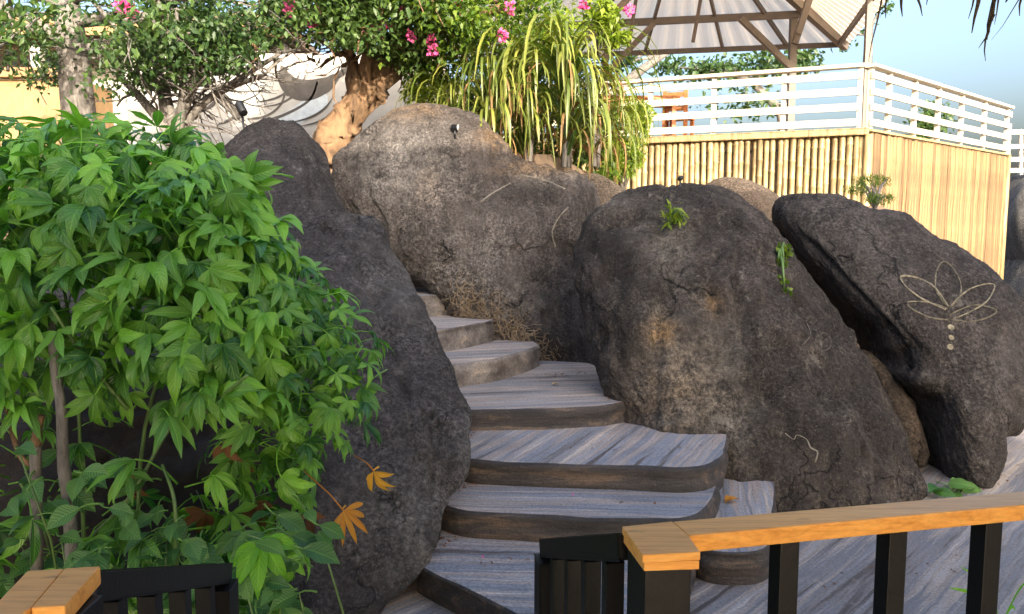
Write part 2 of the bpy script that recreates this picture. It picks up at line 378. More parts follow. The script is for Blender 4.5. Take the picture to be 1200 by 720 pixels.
# ------------------------------------------------------------------ boulders
def outline_fn(pts, cx, cz, smooth=5.0):
    pts = [(pts[i - 1][0] + (pts[i][0] - pts[i - 1][0]) * k / 10, pts[i - 1][1] + (pts[i][1] - pts[i - 1][1]) * k / 10) for i in range(len(pts)) for k in range(1, 11)]
    a = np.array([math.atan2(p[1] - cz, p[0] - cx) for p in pts]); r = np.array([math.hypot(p[0] - cx, p[1] - cz) for p in pts])
    o = np.argsort(a); a = a[o]; r = r[o]
    th = np.linspace(-math.pi, math.pi, 721)
    rr = np.interp(th, np.concatenate([a - 2 * math.pi, a, a + 2 * math.pi]), np.tile(r, 3))
    k = np.exp(-0.5 * (np.arange(-30, 31) * 0.5 / smooth) ** 2); k /= k.sum()
    rr = np.convolve(np.concatenate([rr[-31:-1], rr, rr[1:31]]), k, 'valid')
    return th, rr
def ico(sub):
    bm = bmesh.new(); bmesh.ops.create_icosphere(bm, subdivisions=sub, radius=1)
    v = np.array([v.co[:] for v in bm.verts]); f = [[x.index for x in p.verts] for p in bm.faces]; bm.free(); return v, f
ICO = {}
BV = {}
def boulder(name, px, cpx, Yc, lean, df, db, mat, sub=6, seed=0, amp=0.05, freq=1.1, grooves=(), pale=(), ochre=(), dark_spots=(), expo=0.85, micro=0.008, smooth=5.0):
    if sub not in ICO: ICO[sub] = ico(sub)
    D, F = ICO[sub]
    c = at(cpx[0], cpx[1], Yc)
    def plane(p):
        d = ray(*p); t = (Yc + lean * (CAMZ - c.z)) / (d.y - lean * d.z)
        return (d.x * t, CAMZ + d.z * t)
    pts = [plane(p) for p in px]
    th, rr = outline_fn(pts, c.x, c.z, smooth)
    tp, rp = outline_fn([(p[0], -p[1]) for p in px], cpx[0], -cpx[1], smooth)   # target outline as seen
    s = np.hypot(D[:, 0], D[:, 2]); ang = np.arctan2(D[:, 2], D[:, 0])
    dep = np.where(D[:, 1] < 0, df, db) * np.abs(D[:, 1]) ** 0.9 * np.sign(D[:, 1])
    def shape(rr):
        r = np.interp(ang, th, rr) * s ** expo
        x = c.x + r * np.cos(ang); z = c.z + r * np.sin(ang)
        y = Yc + lean * (z - c.z) + dep
        return np.stack([x, y, z], -1)
    P = shape(rr)
    rt0 = rr.copy()
    bm_me = None
    def normals(P):
        me = bpy.data.meshes.new('tmp'); me.vertices.add(len(P)); me.from_pydata if False else None
        bpy.data.meshes.remove(me)
        T = np.array(F); n = np.cross(P[T[:, 1]] - P[T[:, 0]], P[T[:, 2]] - P[T[:, 0]])
        N_ = np.zeros_like(P)
        for k in range(3): np.add.at(N_, T[:, k], n)
        return N_ / (np.linalg.norm(N_, axis=1, keepdims=True) + 1e-9)
    off = Vector((seed * 13.1, seed * 7.7, seed * 3.3))
    sl = np.array([0.9, 0.8, 0.55])       # features drawn out up and down the face
    disp = amp * 1.7 * pfbm(P * freq * sl, 3, 0.5, 2.1, seed) + amp * 0.42 * pfbm(P * freq * 4.5 * sl, 3, 0.5, 2.1, seed + 20) + amp * 0.16 * pfbm(P * freq * 3.2 * sl, 4, 0.55, 2.1, seed + 30, True)
    disp += micro * pfbm(P * 17, 4, 0.6, 2.1, seed + 40) - micro * 1.6 * np.clip(pfbm(P * 9, 2, 0.5, 2.2, seed + 50) - 0.35, 0, 1)
    for poly, wd, dp in grooves:
        q = np.array([plane(p) for p in poly]); best = np.full(len(P), 9.0)
        for i in range(len(q) - 1):
            A, B = q[i], q[i + 1]; AB = B - A
            t = np.clip(((P[:, [0, 2]] - A) @ AB) / (AB @ AB), 0, 1)
            best = np.minimum(best, np.linalg.norm(P[:, [0, 2]] - A - t[:, None] * AB, axis=1))
        wob = 1 + 0.6 * pnoise(P * 4, seed + 3); best = best + 0.035 * pnoise(P * 5, seed + 4)
        disp -= dp * np.exp(-(best / (wd * wob)) ** 2) * (D[:, 1] < 0.25)
    for it in range(4):
        Q = P + normals(P) * disp[:, None]
        uv = proj(Q); a2 = np.arctan2(-(uv[:, 1] - cpx[1]), uv[:, 0] - cpx[0]); r2 = np.hypot(uv[:, 1] - cpx[1], uv[:, 0] - cpx[0])
        bins = ((a2 + math.pi) / (2 * math.pi) * 180).astype(int) % 180
        mx = np.zeros(180); np.maximum.at(mx, bins, r2)
        bc = (np.arange(180) + 0.5) / 180 * 2 * math.pi - math.pi
        ratio = np.interp(bc, tp, rp) / np.maximum(mx, 1)
        ratio = np.clip(ratio, 0.8, 1.1)
        ratio = np.convolve(np.concatenate([ratio[-3:], ratio, ratio[:3]]), np.ones(7) / 7, 'valid')
        rr = rr * np.interp(th, np.concatenate([bc - 2 * math.pi, bc, bc + 2 * math.pi]), np.tile(ratio, 3))
        if it < 3: P = shape(rr)
    Q = P + normals(P) * disp[:, None]
    base = Vector((c.x, Yc, 0))
    me = bpy.data.meshes.new(name); me.from_pydata((Q - np.array(base)).tolist(), [], F)
    me.polygons.foreach_set('use_smooth', [True] * len(F))
    uv = proj(Q)
    for nm, spots in (('pale', pale), ('ochre', ochre), ('dark_spots', dark_spots)):
        a = np.zeros(len(Q))
        for (sx, sy, rx, ry, k) in spots:
            a = np.maximum(a, k * np.exp(-(((uv[:, 0] - sx) / rx) ** 2 + ((uv[:, 1] - sy) / ry) ** 2)) * (D[:, 1] < 0.2))
        at_ = me.attributes.new(nm, 'FLOAT', 'POINT'); at_.data.foreach_set('value', a)
    me.update()
    o = link(name, me, M[mat]); o.location = base; ORG[o.name] = base
    BV[o.name] = BVHTree.FromPolygons(Q.tolist(), F)
    return o
def hit(o, px, py, lift=0.004):
    d = ray(px, py).normalized()
    p, n, i, dist = BV[o.name].ray_cast(Vector((0, 0, CAMZ)), d)
    return None if p is None else (p + n * lift)

B1 = boulder('granite_boulder', [(120, 230), (230, 160), (290, 149), (345, 163), (400, 213), (450, 275), (490, 340), (520, 410), (548, 470), (556, 510), (548, 560), (526, 605), (484, 655), (450, 725), (410, 810), (200, 850), (0, 800), (-60, 560), (-30, 330)],
             (300, 450), 5.5, 1.3, 0.45, 0.8, 'rock_left', sub=7, seed=1, amp=0.05, micro=0.012, grooves=[([(360, 190), (400, 260), (440, 330), (480, 420), (500, 520)], 0.02, 0.03), ([(420, 250), (470, 330)], 0.015, 0.025), ([(470, 420), (520, 500), (515, 570)], 0.015, 0.025)], pale=[(480, 610, 60, 70, 0.7), (560, 520, 25, 60, 0.7), (470, 340, 60, 60, 0.35)])
tag(B1, 'dark gritty boulder sloping up behind the leafy green shrub, left of the stairs', 'boulder')
B2 = boulder('granite_boulder', [(383, 190), (430, 148), (470, 123), (500, 119), (560, 131), (590, 163), (612, 188), (650, 195), (690, 205), (706, 232), (699, 262), (682, 290), (680, 330), (694, 400), (702, 455), (650, 470), (575, 455), (540, 392), (500, 338), (440, 300), (395, 250)],
             (560, 290), 8.95, 0.25, 0.42, 1.1, 'rock_back', sub=7, seed=2, amp=0.065, micro=0.012, smooth=3.0,
             grooves=[([(600, 185), (640, 215), (655, 260), (648, 330), (655, 430)], 0.10, 0.07), ([(560, 240), (540, 320), (580, 400)], 0.18, 0.05), ([(440, 150), (430, 200), (452, 260), (448, 310)], 0.014, 0.035), ([(470, 170), (520, 185), (590, 178)], 0.02, 0.02), ([(620, 215), (610, 300), (640, 380)], 0.02, 0.035), ([(640, 200), (672, 225), (690, 260)], 0.02, 0.03)],
             dark_spots=[(650, 330, 30, 90, 0.8), (420, 190, 22, 40, 0.6), (600, 250, 26, 60, 0.5)], pale=[(470, 200, 60, 55, 0.95), (503, 222, 22, 30, 1.0), (560, 300, 60, 60, 0.55), (650, 205, 50, 14, 0.7), (545, 330, 90, 60, 0.5), (600, 360, 60, 40, 0.55)], ochre=[(590, 160, 30, 16, 0.5), (480, 128, 40, 14, 0.35), (640, 197, 50, 10, 0.6), (503, 222, 14, 22, 0.25)])  # top-edge ochre and pale strips put the sunlit rim into the colour
tag(B2, 'tall grey-brown boulder with a peaked top and pale streaks behind the top stairs', 'boulder')
B3 = boulder('granite_boulder', [(668, 310), (678, 268), (700, 238), (740, 219), (800, 213), (860, 224), (898, 248), (940, 310), (1000, 390), (1050, 480), (1092, 584), (1085, 660), (900, 690), (780, 640), (720, 500), (694, 420)],
             (840, 420), 6.75, 0.6, 0.55, 0.9, 'rock_mid', sub=7, seed=3, amp=0.075, micro=0.011,
             grooves=[([(765, 222), (758, 262), (775, 300), (760, 380), (750, 470)], 0.06, 0.06), ([(800, 262), (835, 330), (870, 430), (930, 560)], 0.05, 0.035), ([(700, 255), (735, 245), (765, 250)], 0.05, 0.04), ([(880, 300), (940, 390), (1010, 520)], 0.05, 0.03), ([(690, 290), (720, 330), (712, 400), (735, 460)], 0.05, 0.03), ([(840, 232), (850, 280), (838, 340), (852, 400)], 0.012, 0.03), ([(770, 262), (800, 300), (826, 372)], 0.012, 0.03), ([(905, 330), (930, 400), (960, 440), (985, 520)], 0.012, 0.03), ([(700, 262), (730, 250), (762, 262), (768, 240)], 0.014, 0.035)],
             pale=[(810, 440, 55, 60, 0.9), (775, 395, 26, 40, 0.6), (785, 290, 24, 50, 0.5), (855, 490, 34, 44, 0.6), (830, 540, 40, 30, 0.5), (715, 240, 26, 14, 0.5)], dark_spots=[(722, 400, 32, 70, 0.8), (950, 520, 90, 55, 0.7), (735, 300, 30, 30, 0.5), (880, 560, 50, 40, 0.6), (900, 420, 20, 70, 0.5)], ochre=[(776, 390, 17, 16, 0.95), (835, 355, 12, 16, 0.5), (800, 450, 40, 40, 0.3)])
tag(B3, 'dark brown boulder beside the stairs with an ochre patch and small plants on it', 'boulder')
B4 = boulder('granite_boulder', [(896, 240), (915, 222), (980, 227), (1040, 244), (1100, 273), (1160, 312), (1200, 352), (1218, 410), (1205, 480), (1174, 558), (1140, 580), (1100, 565), (1076, 525), (1052, 474), (1000, 394), (930, 304)],
             (1098, 425), 6.95, 0.55, 0.42, 1.0, 'rock_right', expo=0.72, sub=7, seed=15, amp=0.045, smooth=3.5,
             grooves=[([(915, 262), (960, 318), (1005, 380), (1030, 425)], 0.04, 0.05), ([(945, 270), (985, 320), (1030, 385)], 0.05, 0.025), ([(930, 275), (975, 345), (1030, 430)], 0.014, 0.03)],
             dark_spots=[(1100, 500, 70, 60, 0.7), (960, 350, 25, 40, 0.5)], pale=[(1000, 300, 60, 60, 0.25), (1180, 440, 40, 50, 0.35)])
tag(B4, 'large dark oval boulder at the right painted with a cream lotus outline', 'boulder')
B6 = boulder('wedge_rock', [(1000, 405), (1020, 412), (1046, 440), (1070, 475), (1084, 510), (1086, 540), (1060, 545), (1020, 470)], (1050, 480), 6.85, 0.5, 0.15, 0.5, 'rock_wedge', sub=4, seed=6, amp=0.03)
tag(B6, 'small brownish rock wedged in the gap between the two right boulders', 'rock')
B5 = boulder('tan_rock', [(815, 250), (828, 214), (850, 207), (875, 210), (905, 224), (930, 245), (920, 300), (830, 300)], (870, 255), 10.6, 0.3, 0.6, 0.6, 'rock_tan', sub=5, seed=8, amp=0.03)
tag(B5, 'small sunlit tan rock showing behind the dark boulders below the bamboo wall', 'rock')
B8 = boulder('tan_rock', [(655, 240), (670, 205), (700, 203), (722, 215), (745, 235), (740, 300), (660, 300)], (700, 255), 9.9, 0.3, 0.5, 0.6, 'rock_tan', sub=5, seed=9, amp=0.03)
tag(B8, 'low pinkish rock under the strap-leaf plants, between the two middle boulders', 'rock')
B7 = boulder('grey_rock', [(1165, 230), (1185, 206), (1230, 203), (1290, 215), (1300, 330), (1260, 480), (1180, 480), (1160, 340)], (1230, 330), 18.6, 0.4, 1.6, 1.5, 'rock_grey', sub=5, seed=10, amp=0.10, freq=0.6)
tag(B7, 'grey rock face at the far right edge below the distant white railing', 'rock')

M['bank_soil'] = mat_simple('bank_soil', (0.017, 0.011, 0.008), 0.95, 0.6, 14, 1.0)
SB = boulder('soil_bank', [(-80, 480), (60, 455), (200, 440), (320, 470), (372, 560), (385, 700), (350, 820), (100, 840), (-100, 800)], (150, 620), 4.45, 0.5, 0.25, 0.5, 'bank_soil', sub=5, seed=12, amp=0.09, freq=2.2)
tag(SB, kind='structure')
# painted lotus on the right boulder
def surf_line(o, pts, r, name, mat, step=3.0, flat=1.0):
    path = []
    for i in range(len(pts) - 1):
        a, b = Vector(pts[i]), Vector(pts[i + 1]); n = max(1, int((b - a).length / step))
        for k in range(n): path.append(a + (b - a) * k / n)
    path.append(Vector(pts[-1]))
    # soften corners
    P3 = [hit(o, p.x, p.y, 0.0) for p in path]; P3 = [p for p in P3 if p]
    if len(P3) < 2: return None
    mb = MB(); mb.tube(P3, [r * (0.55 + 0.9 * abs(noise.noise(p * 11))) for p in P3], 6)
    return mb.build(name, mat, o)
def catmull(pts, n=5):
    out = []; P = [Vector(p) for p in pts]
    for i in range(len(P) - 1):
        p0, p1, p2, p3 = P[max(i - 1, 0)], P[i], P[i + 1], P[min(i + 2, len(P) - 1)]
        for k in range(n):
            t = k / n
            out.append(0.5 * ((2 * p1) + (p2 - p0) * t + (2 * p0 - 5 * p1 + 4 * p2 - p3) * t * t + (3 * p1 - p0 - 3 * p2 + p3) * t ** 3))
    out.append(P[-1]); return out
petals = [[(1111, 360), (1102, 350), (1096, 337), (1097, 319), (1105, 307), (1117, 315), (1126, 335), (1122, 352), (1112, 361)],
          [(1111, 359), (1103, 347), (1092, 334), (1075, 326), (1056, 324), (1060, 334), (1075, 347), (1092, 356), (1108, 363)],
          [(1110, 362), (1097, 357), (1083, 354), (1064, 354), (1066, 360), (1075, 366), (1092, 373), (1111, 375)],
          [(1113, 361), (1119, 353), (1133, 341), (1150, 334), (1165, 334), (1161, 347), (1153, 356), (1136, 366), (1117, 374)],
          [(1112, 370), (1119, 366), (1139, 358), (1155, 359), (1168, 365), (1153, 374), (1133, 377), (1115, 375)]]
for p in petals: surf_line(B4, catmull(p), 0.0095, 'lotus_petal_outline', M['paint_line'])
for (x, y, r) in ((1114, 384, 0.026), (1114, 396, 0.024), (1113, 407, 0.026)):
    p = hit(B4, x, y); q = hit(B4, x + 1, y); s_ = hit(B4, x, y + 1)
    n = (q - p).cross(s_ - p).normalized(); a = (q - p).normalized(); b_ = n.cross(a)
    mb = MB(); m_ = 12
    mb.add([p - n * 0.004 + (a * math.cos(2 * math.pi * k / m_) + b_ * math.sin(2 * math.pi * k / m_)) * r for k in range(m_)] + [p + (-n if n.y > 0 else n) * 0.004], [(k, (k + 1) % m_, m_) for k in range(m_)])
    mb.build('painted_dot', M['paint_line'], B4)
# dried creeper roots on the boulders
for o, pl, r in ((B3, [(958, 392), (955, 402), (962, 411), (972, 408), (974, 398), (966, 390), (960, 394)], 0.003), (B3, [(920, 508), (930, 515), (934, 510), (945, 515), (950, 525), (958, 530), (955, 542)], 0.006),
                 (B3, [(945, 378), (950, 392), (940, 405)], 0.003), (B2, [(562, 238), (572, 230), (585, 222), (598, 215)], 0.010), (B2, [(596, 267), (604, 262), (612, 262), (619, 256)], 0.009),
                 (B2, [(651, 290), (647, 272), (655, 255), (666, 243)], 0.011), (B2, [(610, 205), (640, 212), (662, 222)], 0.012), (B2, [(545, 330), (560, 345), (575, 372)], 0.006)):
    surf_line(o, catmull(pl), r, 'dried_root', M['root'])

# ------------------------------------------------------------------ stairs
stair = thing('stone_staircase', 'blue-grey painted cement steps curving up between the boulders', 'stairs', (0.1, 5.5, 0))
def make_step(px, z, z0, ang, name='step', light=1.0, rb=0.022, seed=0):
    pts = [onz(p[0], p[1], z) for p in px]
    # resample closed outline
    P = [Vector((p.x, p.y)) for p in pts]; out = []
    for i in range(len(P)):
        a, b = P[i], P[(i + 1) % len(P)]; n = max(1, int((b - a).length / 0.05))
        for k in range(n): out.append(a + (b - a) * k / n)
    for _ in range(3): out = [(out[i - 1] + out[i] * 2 + out[(i + 1) % len(out)]) / 4 for i in range(len(out))]
    n = len(out)
    area = sum(out[i].x * out[(i + 1) % n].y - out[(i + 1) % n].x * out[i].y for i in range(n))
    if area < 0: out.reverse()
    nor = []
    for i in range(n):
        t = (out[(i + 1) % n] - out[i - 1]).normalized(); nor.append(Vector((t.y, -t.x)))
    prof = [(0.0, z0)] + [(0.012 * math.sin(k * 2.1 + seed), z0 + (z - rb - z0) * k / 5) for k in range(1, 6)] + [(-rb * (1 - math.cos(a)), z - rb + rb * math.sin(a)) for a in (R(25), R(50), R(72), R(90))]
    vs = []; fs = []
    for (o_, zz) in prof:
        for i in range(n):
            q = out[i] + nor[i] * o_
            w_ = noise.fractal(Vector((q.x * 3, q.y * 3, zz * 5 + seed)), 1, 2, 3)
            q = q + nor[i] * 0.013 * w_
            vs.append((q.x, q.y, zz + 0.006 * noise.noise(Vector((q.x * 4, q.y * 4, seed)))))
    m_ = len(prof)
    for j in range(m_ - 1):
        for i in range(n): fs.append((j * n + i, j * n + (i + 1) % n, (j + 1) * n + (i + 1) % n, (j + 1) * n + i))
    mb = MB(); mb.add(vs, fs); top = (m_ - 1) * n
    mb.add([], [], False); mb.f.append(tuple(top + i for i in range(n))); mb.sm.append(False)
    o = mb.build(name, None, stair)
    o.data.materials.append(M['riser_pale' if seed >= 6 else 'riser']); o.data.materials.append(mat_paint('tread_paint', ang, BLUE, across=9.0 + seed % 3, lightness=light, bumpy=0.35))
    for k, f in enumerate(o.data.polygons): f.material_index = 1 if k >= 6 * n + n * 2 else 0
    return o
make_step([(838, 560), (852, 540), (908, 552), (908, 600), (905, 640), (890, 648), (838, 648), (812, 640), (815, 600)], 0.20, -0.02, R(-78), seed=1)
make_step([(481, 659), (512, 636), (520, 600), (530, 585), (820, 590), (818, 640), (800, 700), (790, 780), (700, 775), (600, 718)], 0.17, -0.02, R(4), seed=2)
make_step([(500, 585), (534, 598), (580, 602), (627, 604), (737, 609), (799, 609), (821, 602), (837, 584), (845, 560), (830, 540), (560, 540), (520, 560)], 0.335, 0.10, R(4), seed=3)
make_step([(520, 530), (550, 539), (627, 543), (737, 546), (800, 549), (830, 546), (849, 534), (853, 505), (800, 480), (700, 470), (560, 480), (525, 510)], 0.50, 0.28, R(-64), light=1.05, seed=4)
make_step([(515, 475), (548, 481), (634, 479), (705, 476), (738, 470), (748, 462), (725, 440), (690, 425), (600, 420), (520, 430)], 0.665, 0.42, R(-10), seed=5)
make_step([(500, 432), (530, 428), (580, 421), (612, 413), (634, 405), (615, 385), (560, 378), (490, 390)], 0.87, 0.60, R(-15), light=1.1, rb=0.05, seed=6)
make_step([(480, 392), (514, 387), (545, 382), (580, 375), (570, 362), (500, 362), (470, 370)], 1.09, 0.82, R(-15), light=1.2, seed=7)
make_step([(470, 348), (500, 347), (530, 345), (525, 335), (490, 334), (465, 338)], 1.32, 1.02, R(0), light=1.3, seed=8)
tag(stair.children[0], 'short block step at the right foot of the stairs with a fallen leaf on it')

# ------------------------------------------------------------------ deck railings
ZR = 1.45
def rail_poly(px, z0, z1, name, parent, mat, bev=0.004):
    mb = MB(); mb.prism([onz(p[0], p[1], z1) for p in px], z0, z1, bev); return mb.build(name, mat, parent)
rr_ = thing('deck_railing', 'black railing with varnished wooden handrail in the right foreground', 'railing', (0.3, 1.62, 0.5))
A, Bq = onz(729, 617, ZR), onz(1200, 576, ZR); e = (Bq - A).normalized(); n_ = Vector((-e.y, e.x, 0))
C_, D_ = onz(807, 628, ZR), onz(1200, 592, ZR); e2 = (D_ - C_).normalized()
far = 3.0
def xy(v): return (v.x, v.y)
mb = MB(); blk = [A, onz(753, 650.5, ZR), onz(821, 647, ZR), C_, A + e * 0.135]
mb.prism([xy(A), xy(onz(753, 650.5, ZR)), xy(onz(821, 647, ZR)), xy(C_), xy(C_ + n_ * 0.084)], ZR - 0.017, ZR, 0.002); mb.build('rail_end_block', M['wood'], rr_)
mb = MB(); sh = lambda v: xy(v + Vector((0.004, 0.004, 0)))
mb.prism([sh(A), sh(onz(753, 649, ZR)), xy(onz(820, 646, ZR)), xy(C_), xy(C_ + n_ * 0.080)], ZR - 0.038, ZR - 0.0195, 0.002); mb.build('rail_end_block_lower', M['wood'], rr_)
mb = MB(); mb.prism([xy(C_ + n_ * 0.084 + e * 0.0015), xy(A + e * far), xy(C_ + e2 * (far - 0.1)), xy(C_ + e * 0.0015)], ZR - 0.038, ZR, 0.004); mb.build('handrail', M['wood'], rr_)
mid = (C_ + n_ * 0.042)
pc = (A + onz(821, 647, ZR)) / 2 + Vector((0.0, 0.008, 0))
mb = MB(); mb.obox((pc.x, pc.y, (ZR - 0.04) / 2), e * 0.05, n_ * 0.05, (0, 0, (ZR - 0.04) / 2 + 0.0), 0.003); mb.build('newel_post', M['black'], rr_)
for px in (931, 1077, 1214, 1352):
    s_ = (onz(px, 620, ZR).x - mid.x) / e.x
    p = mid + e * s_
    mb = MB(); mb.obox((p.x, p.y, (ZR - 0.04 + 0.45) / 2), e * 0.023, n_ * 0.023, (0, 0, (ZR - 0.04 - 0.45) / 2), 0.002); mb.build('baluster', M['black'], rr_)
mb = MB(); mb.bar(mid + Vector((0, 0, 0.56 - ZR)) + e * 0.02, mid + e * 2.8 + Vector((0, 0, 0.56 - ZR)), 0.04, 0.04, 0.002); mb.build('bottom_rail', M['black'], rr_)

def balustrade(label, a, b, npost, base, post_w):
    """sloping black stair balustrade from a (near) to b (far, lower)"""
    t = thing('stair_balustrade', label, 'balustrade', base)
    a, b = Vector(a), Vector(b); d = (b - a); h = Vector((d.x, d.y, 0)).normalized(); sdv = Vector((h.y, -h.x, 0))
    mb = MB(); mb.bar(a, b + d.normalized() * 0.0, 0.05, 0.055, 0.003); mb.build('top_rail', M['black'], t)
    lo = Vector((0, 0, -0.80))
    mb = MB(); mb.bar(a + lo, b + lo, 0.04, 0.05, 0.002); mb.build('bottom_rail', M['black'], t)
    p = b - h * 0.04; mb = MB(); mb.obox((p.x, p.y, (p.z - 0.02) / 2), h * post_w, sdv * post_w, (0, 0, (p.z - 0.02) / 2), 0.003); mb.build('end_post', M['black'], t)
    for k in range(npost):
        f = (k + 0.6) / (npost + 0.5); p = a + d * f; zt = p.z - 0.03; zb = p.z - 0.82
        mb = MB(); mb.obox((p.x, p.y, (zt + zb) / 2), h * 0.021, sdv * 0.021, (0, 0, (zt - zb) / 2), 0.002); mb.build('baluster', M['black'], t)
    return t
balustrade('short black sloping stair balustrade beside the newel in the centre foreground', at(737, 641, 1.70), at(641, 642, 2.62), 4, (0.15, 2.1, 0), 0.042)
balustrade('short black sloping stair balustrade at the lower left in front of the shrub', at(100, 688, 1.56), at(262, 672, 2.42), 4, (-0.85, 2.0, 0), 0.042)
rl = thing('deck_railing', 'varnished wooden railing end with black post at the bottom left corner', 'railing', (-0.8, 1.4, 0.5))
q1, q2, q3, q4 = onz(32, 668, ZR), onz(118, 663, ZR), onz(76, 710, ZR), onz(-14, 716, ZR)
m12, m34 = onz(76, 665.5, ZR), onz(36, 712.5, ZR)
mb = MB(); mb.prism([xy(m12), xy(q2), xy(q3), xy(m34)], ZR - 0.036, ZR, 0.004); mb.build('rail_end_block', M['wood'], rl)
mb = MB(); dlt = (m34 - m12).normalized()
mb.prism([xy(q1), xy(m12 + Vector((-0.001, 0, 0))), xy(m34 + Vector((-0.001, 0, 0))), xy(m34 + dlt * 0.5 - Vector((0.2, 0, 0))), xy(q4 + dlt * 0.5 - Vector((0.2, 0, 0))), xy(q4)], ZR - 0.036, ZR - 0.001, 0.004); mb.build('handrail', M['wood'], rl)
pc = (m12 + q3) / 2
mb = MB(); mb.obox((pc.x, pc.y, (ZR - 0.038) / 2), (0.045, 0, 0), (0, 0.045, 0), (0, 0, (ZR - 0.038) / 2), 0.003); mb.build('newel_post', M['black'], rl)

# ------------------------------------------------------------------ thatched shelter over the camera
sh_ = thing('thatched_shelter', 'thatched roof of the open shelter above, dry fronds hanging at the top right', 'shelter', (3, -3, 0.5))
EX0, EX1, EY, EZ, RY, RZ, BY = -2.6, 9.2, 2.15, 2.98, -3.0, 6.5, -8.2
mb = MB()
nx, ny = 60, 16
def slope_sheet(y0, z0, y1, z1, dz):
    V = []; F = []
    for j in range(ny + 1):
        for i in range(nx + 1):
            x = EX0 + (EX1 - EX0) * i / nx; f = j / ny
            V.append((x, y0 + (y1 - y0) * f, z0 + (z1 - z0) * f + dz + 0.05 * noise.noise(Vector((x * 3, f * 12, dz)))))
    for j in range(ny):
        for i in range(nx): k = j * (nx + 1) + i; F.append((k, k + 1, k + nx + 2, k + nx + 1))
    return V, F
for dz in (0.0, 0.22):
    mb.add(*slope_sheet(EY, EZ, RY, RZ, dz)); mb.add(*slope_sheet(RY, RZ, BY, EZ - 0.15, dz))
mb.build('thatch_roof', M['thatch'], sh_)
for x in (-2.2, 8.8):
    for y in (1.2, -7.4):
        mb = MB(); mb.tube([(x, y, 0.5), (x, y, 3.6)], 0.08, 10); mb.build('post', M['bark_grey'], sh_)
for i, (px0, py0, px1, py1, wd) in enumerate([(1035, -20, 1020, 72, 0.0035), (1043, -20, 1038, 21, 0.005), (1060, -20, 1055, 20, 0.007), (1074, -20, 1078, 20, 0.006), (1084, -20, 1085, 7, 0.005), (1141, -20, 1137, 22, 0.005), (1147, -20, 1142, 38, 0.008), (1168, -20, 1158, 46, 0.008), (1160, 30, 1153, 72, 0.004), (1178, -20, 1162, 30, 0.004), (1202, -10, 1160, 48, 0.0025), (1185, -20, 1180, 3, 0.012), (1156, 40, 1150, 56, 0.004), (1199, -20, 1197, 18, 0.006), (1165, 0, 1163, 25, 0.005)]):
    a, b_ = at(px0, py0, EY + 0.05), at(px1, py1, EY + 0.12)
    a = a + (a - b_).normalized() * 0.10
    pth = [a + (b_ - a) * k / 6 + Vector((0.004 * math.sin(k + i), 0.01 * math.sin(k * 1.3 + i), 0)) for k in range(7)]
    mb = MB(); mb.tube(pth, [wd * (1 - 0.85 * (k / 6) ** 2) for k in range(7)], 4, flat=0.35); mb.build('hanging_frond', M['thatch'], sh_)

# ------------------------------------------------------------------ bamboo terrace and white railing
corner = at(1016, 151, 12.5); DZ = corner.z
fd = Vector((-0.915, 0.403, 0)).normalized(); rd = Vector((0.73, 0.683, 0)).normalized()
fn = Vector((-fd.y, fd.x, 0)); fn = fn if fn.y < 0 else -fn
rn = Vector((rd.y, -rd.x, 0)); rn = rn if rn.y < 0 else -rn
FL, RL = 7.2, 6.75
deck = MB(); c0 = Vector((corner.x, corner.y, 0))
deck.prism([xy(c0 + fd * 0.02 - fn * 0.12), xy(c0 + rd * RL - rn * 0.12), xy(c0 + rd * RL + Vector((-2, 5, 0))), xy(c0 + fd * FL + Vector((1, 7, 0))), xy(c0 + fd * FL - fn * 0.12)], DZ - 0.25, DZ - 0.02)
tag(deck.build('terrace_deck', M['deckwood']), kind='structure')
def pole_mesh(h, r, sd_):
    rs = random.Random(sd_); path = []; rad = []; z = 0
    nod = [0.12 + rs.random() * 0.2]
    while nod[-1] < h: nod.append(nod[-1] + 0.26 + rs.random() * 0.08)
    zs = [(0, 1)]
    for q in nod:
        if q < h - 0.03: zs += [(q - 0.02, 1), (q - 0.004, 1.14), (q + 0.004, 1.14), (q + 0.02, 1)]
    zs.append((h, 1)); mb = MB()
    mb.tube([(0.006 * math.sin(zz * 2 + sd_), 0, zz) for zz, k in zs], [r * k for zz, k in zs], 8); return mb.mesh('bamboo_pole')
WB = 0.25
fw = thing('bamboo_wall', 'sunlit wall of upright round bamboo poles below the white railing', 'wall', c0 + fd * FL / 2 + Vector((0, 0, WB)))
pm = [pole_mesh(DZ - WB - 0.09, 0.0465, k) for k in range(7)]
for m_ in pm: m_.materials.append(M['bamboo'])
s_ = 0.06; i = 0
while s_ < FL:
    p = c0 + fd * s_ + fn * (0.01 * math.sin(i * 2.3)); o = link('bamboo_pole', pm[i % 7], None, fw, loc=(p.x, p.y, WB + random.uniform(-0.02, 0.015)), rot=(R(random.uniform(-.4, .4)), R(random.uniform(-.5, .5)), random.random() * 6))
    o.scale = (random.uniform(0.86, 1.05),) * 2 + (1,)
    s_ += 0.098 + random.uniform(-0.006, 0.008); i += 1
mb = MB(); mb.bar(c0 + fd * -0.02 + Vector((0, 0, DZ - 0.045)) + fn * 0.03, c0 + fd * FL + Vector((0, 0, DZ - 0.045)) + fn * 0.03, 0.14, 0.085, 0.01); mb.build('top_beam', M['bamboo'], fw)
mb = MB(); mb.bar(c0 - fn * 0.10 + Vector((0, 0, (WB + DZ - 0.3) / 2)), c0 + fd * FL - fn * 0.10 + Vector((0, 0, (WB + DZ - 0.3) / 2)), 0.03, DZ - WB - 0.3); mb.build('backing_board', M['fascia'], fw)
sw = thing('bamboo_wall', 'wall of flat split-bamboo slats on the receding right side of the terrace', 'wall', c0 + rd * RL / 2 + Vector((0, 0, WB)))
sm_ = []
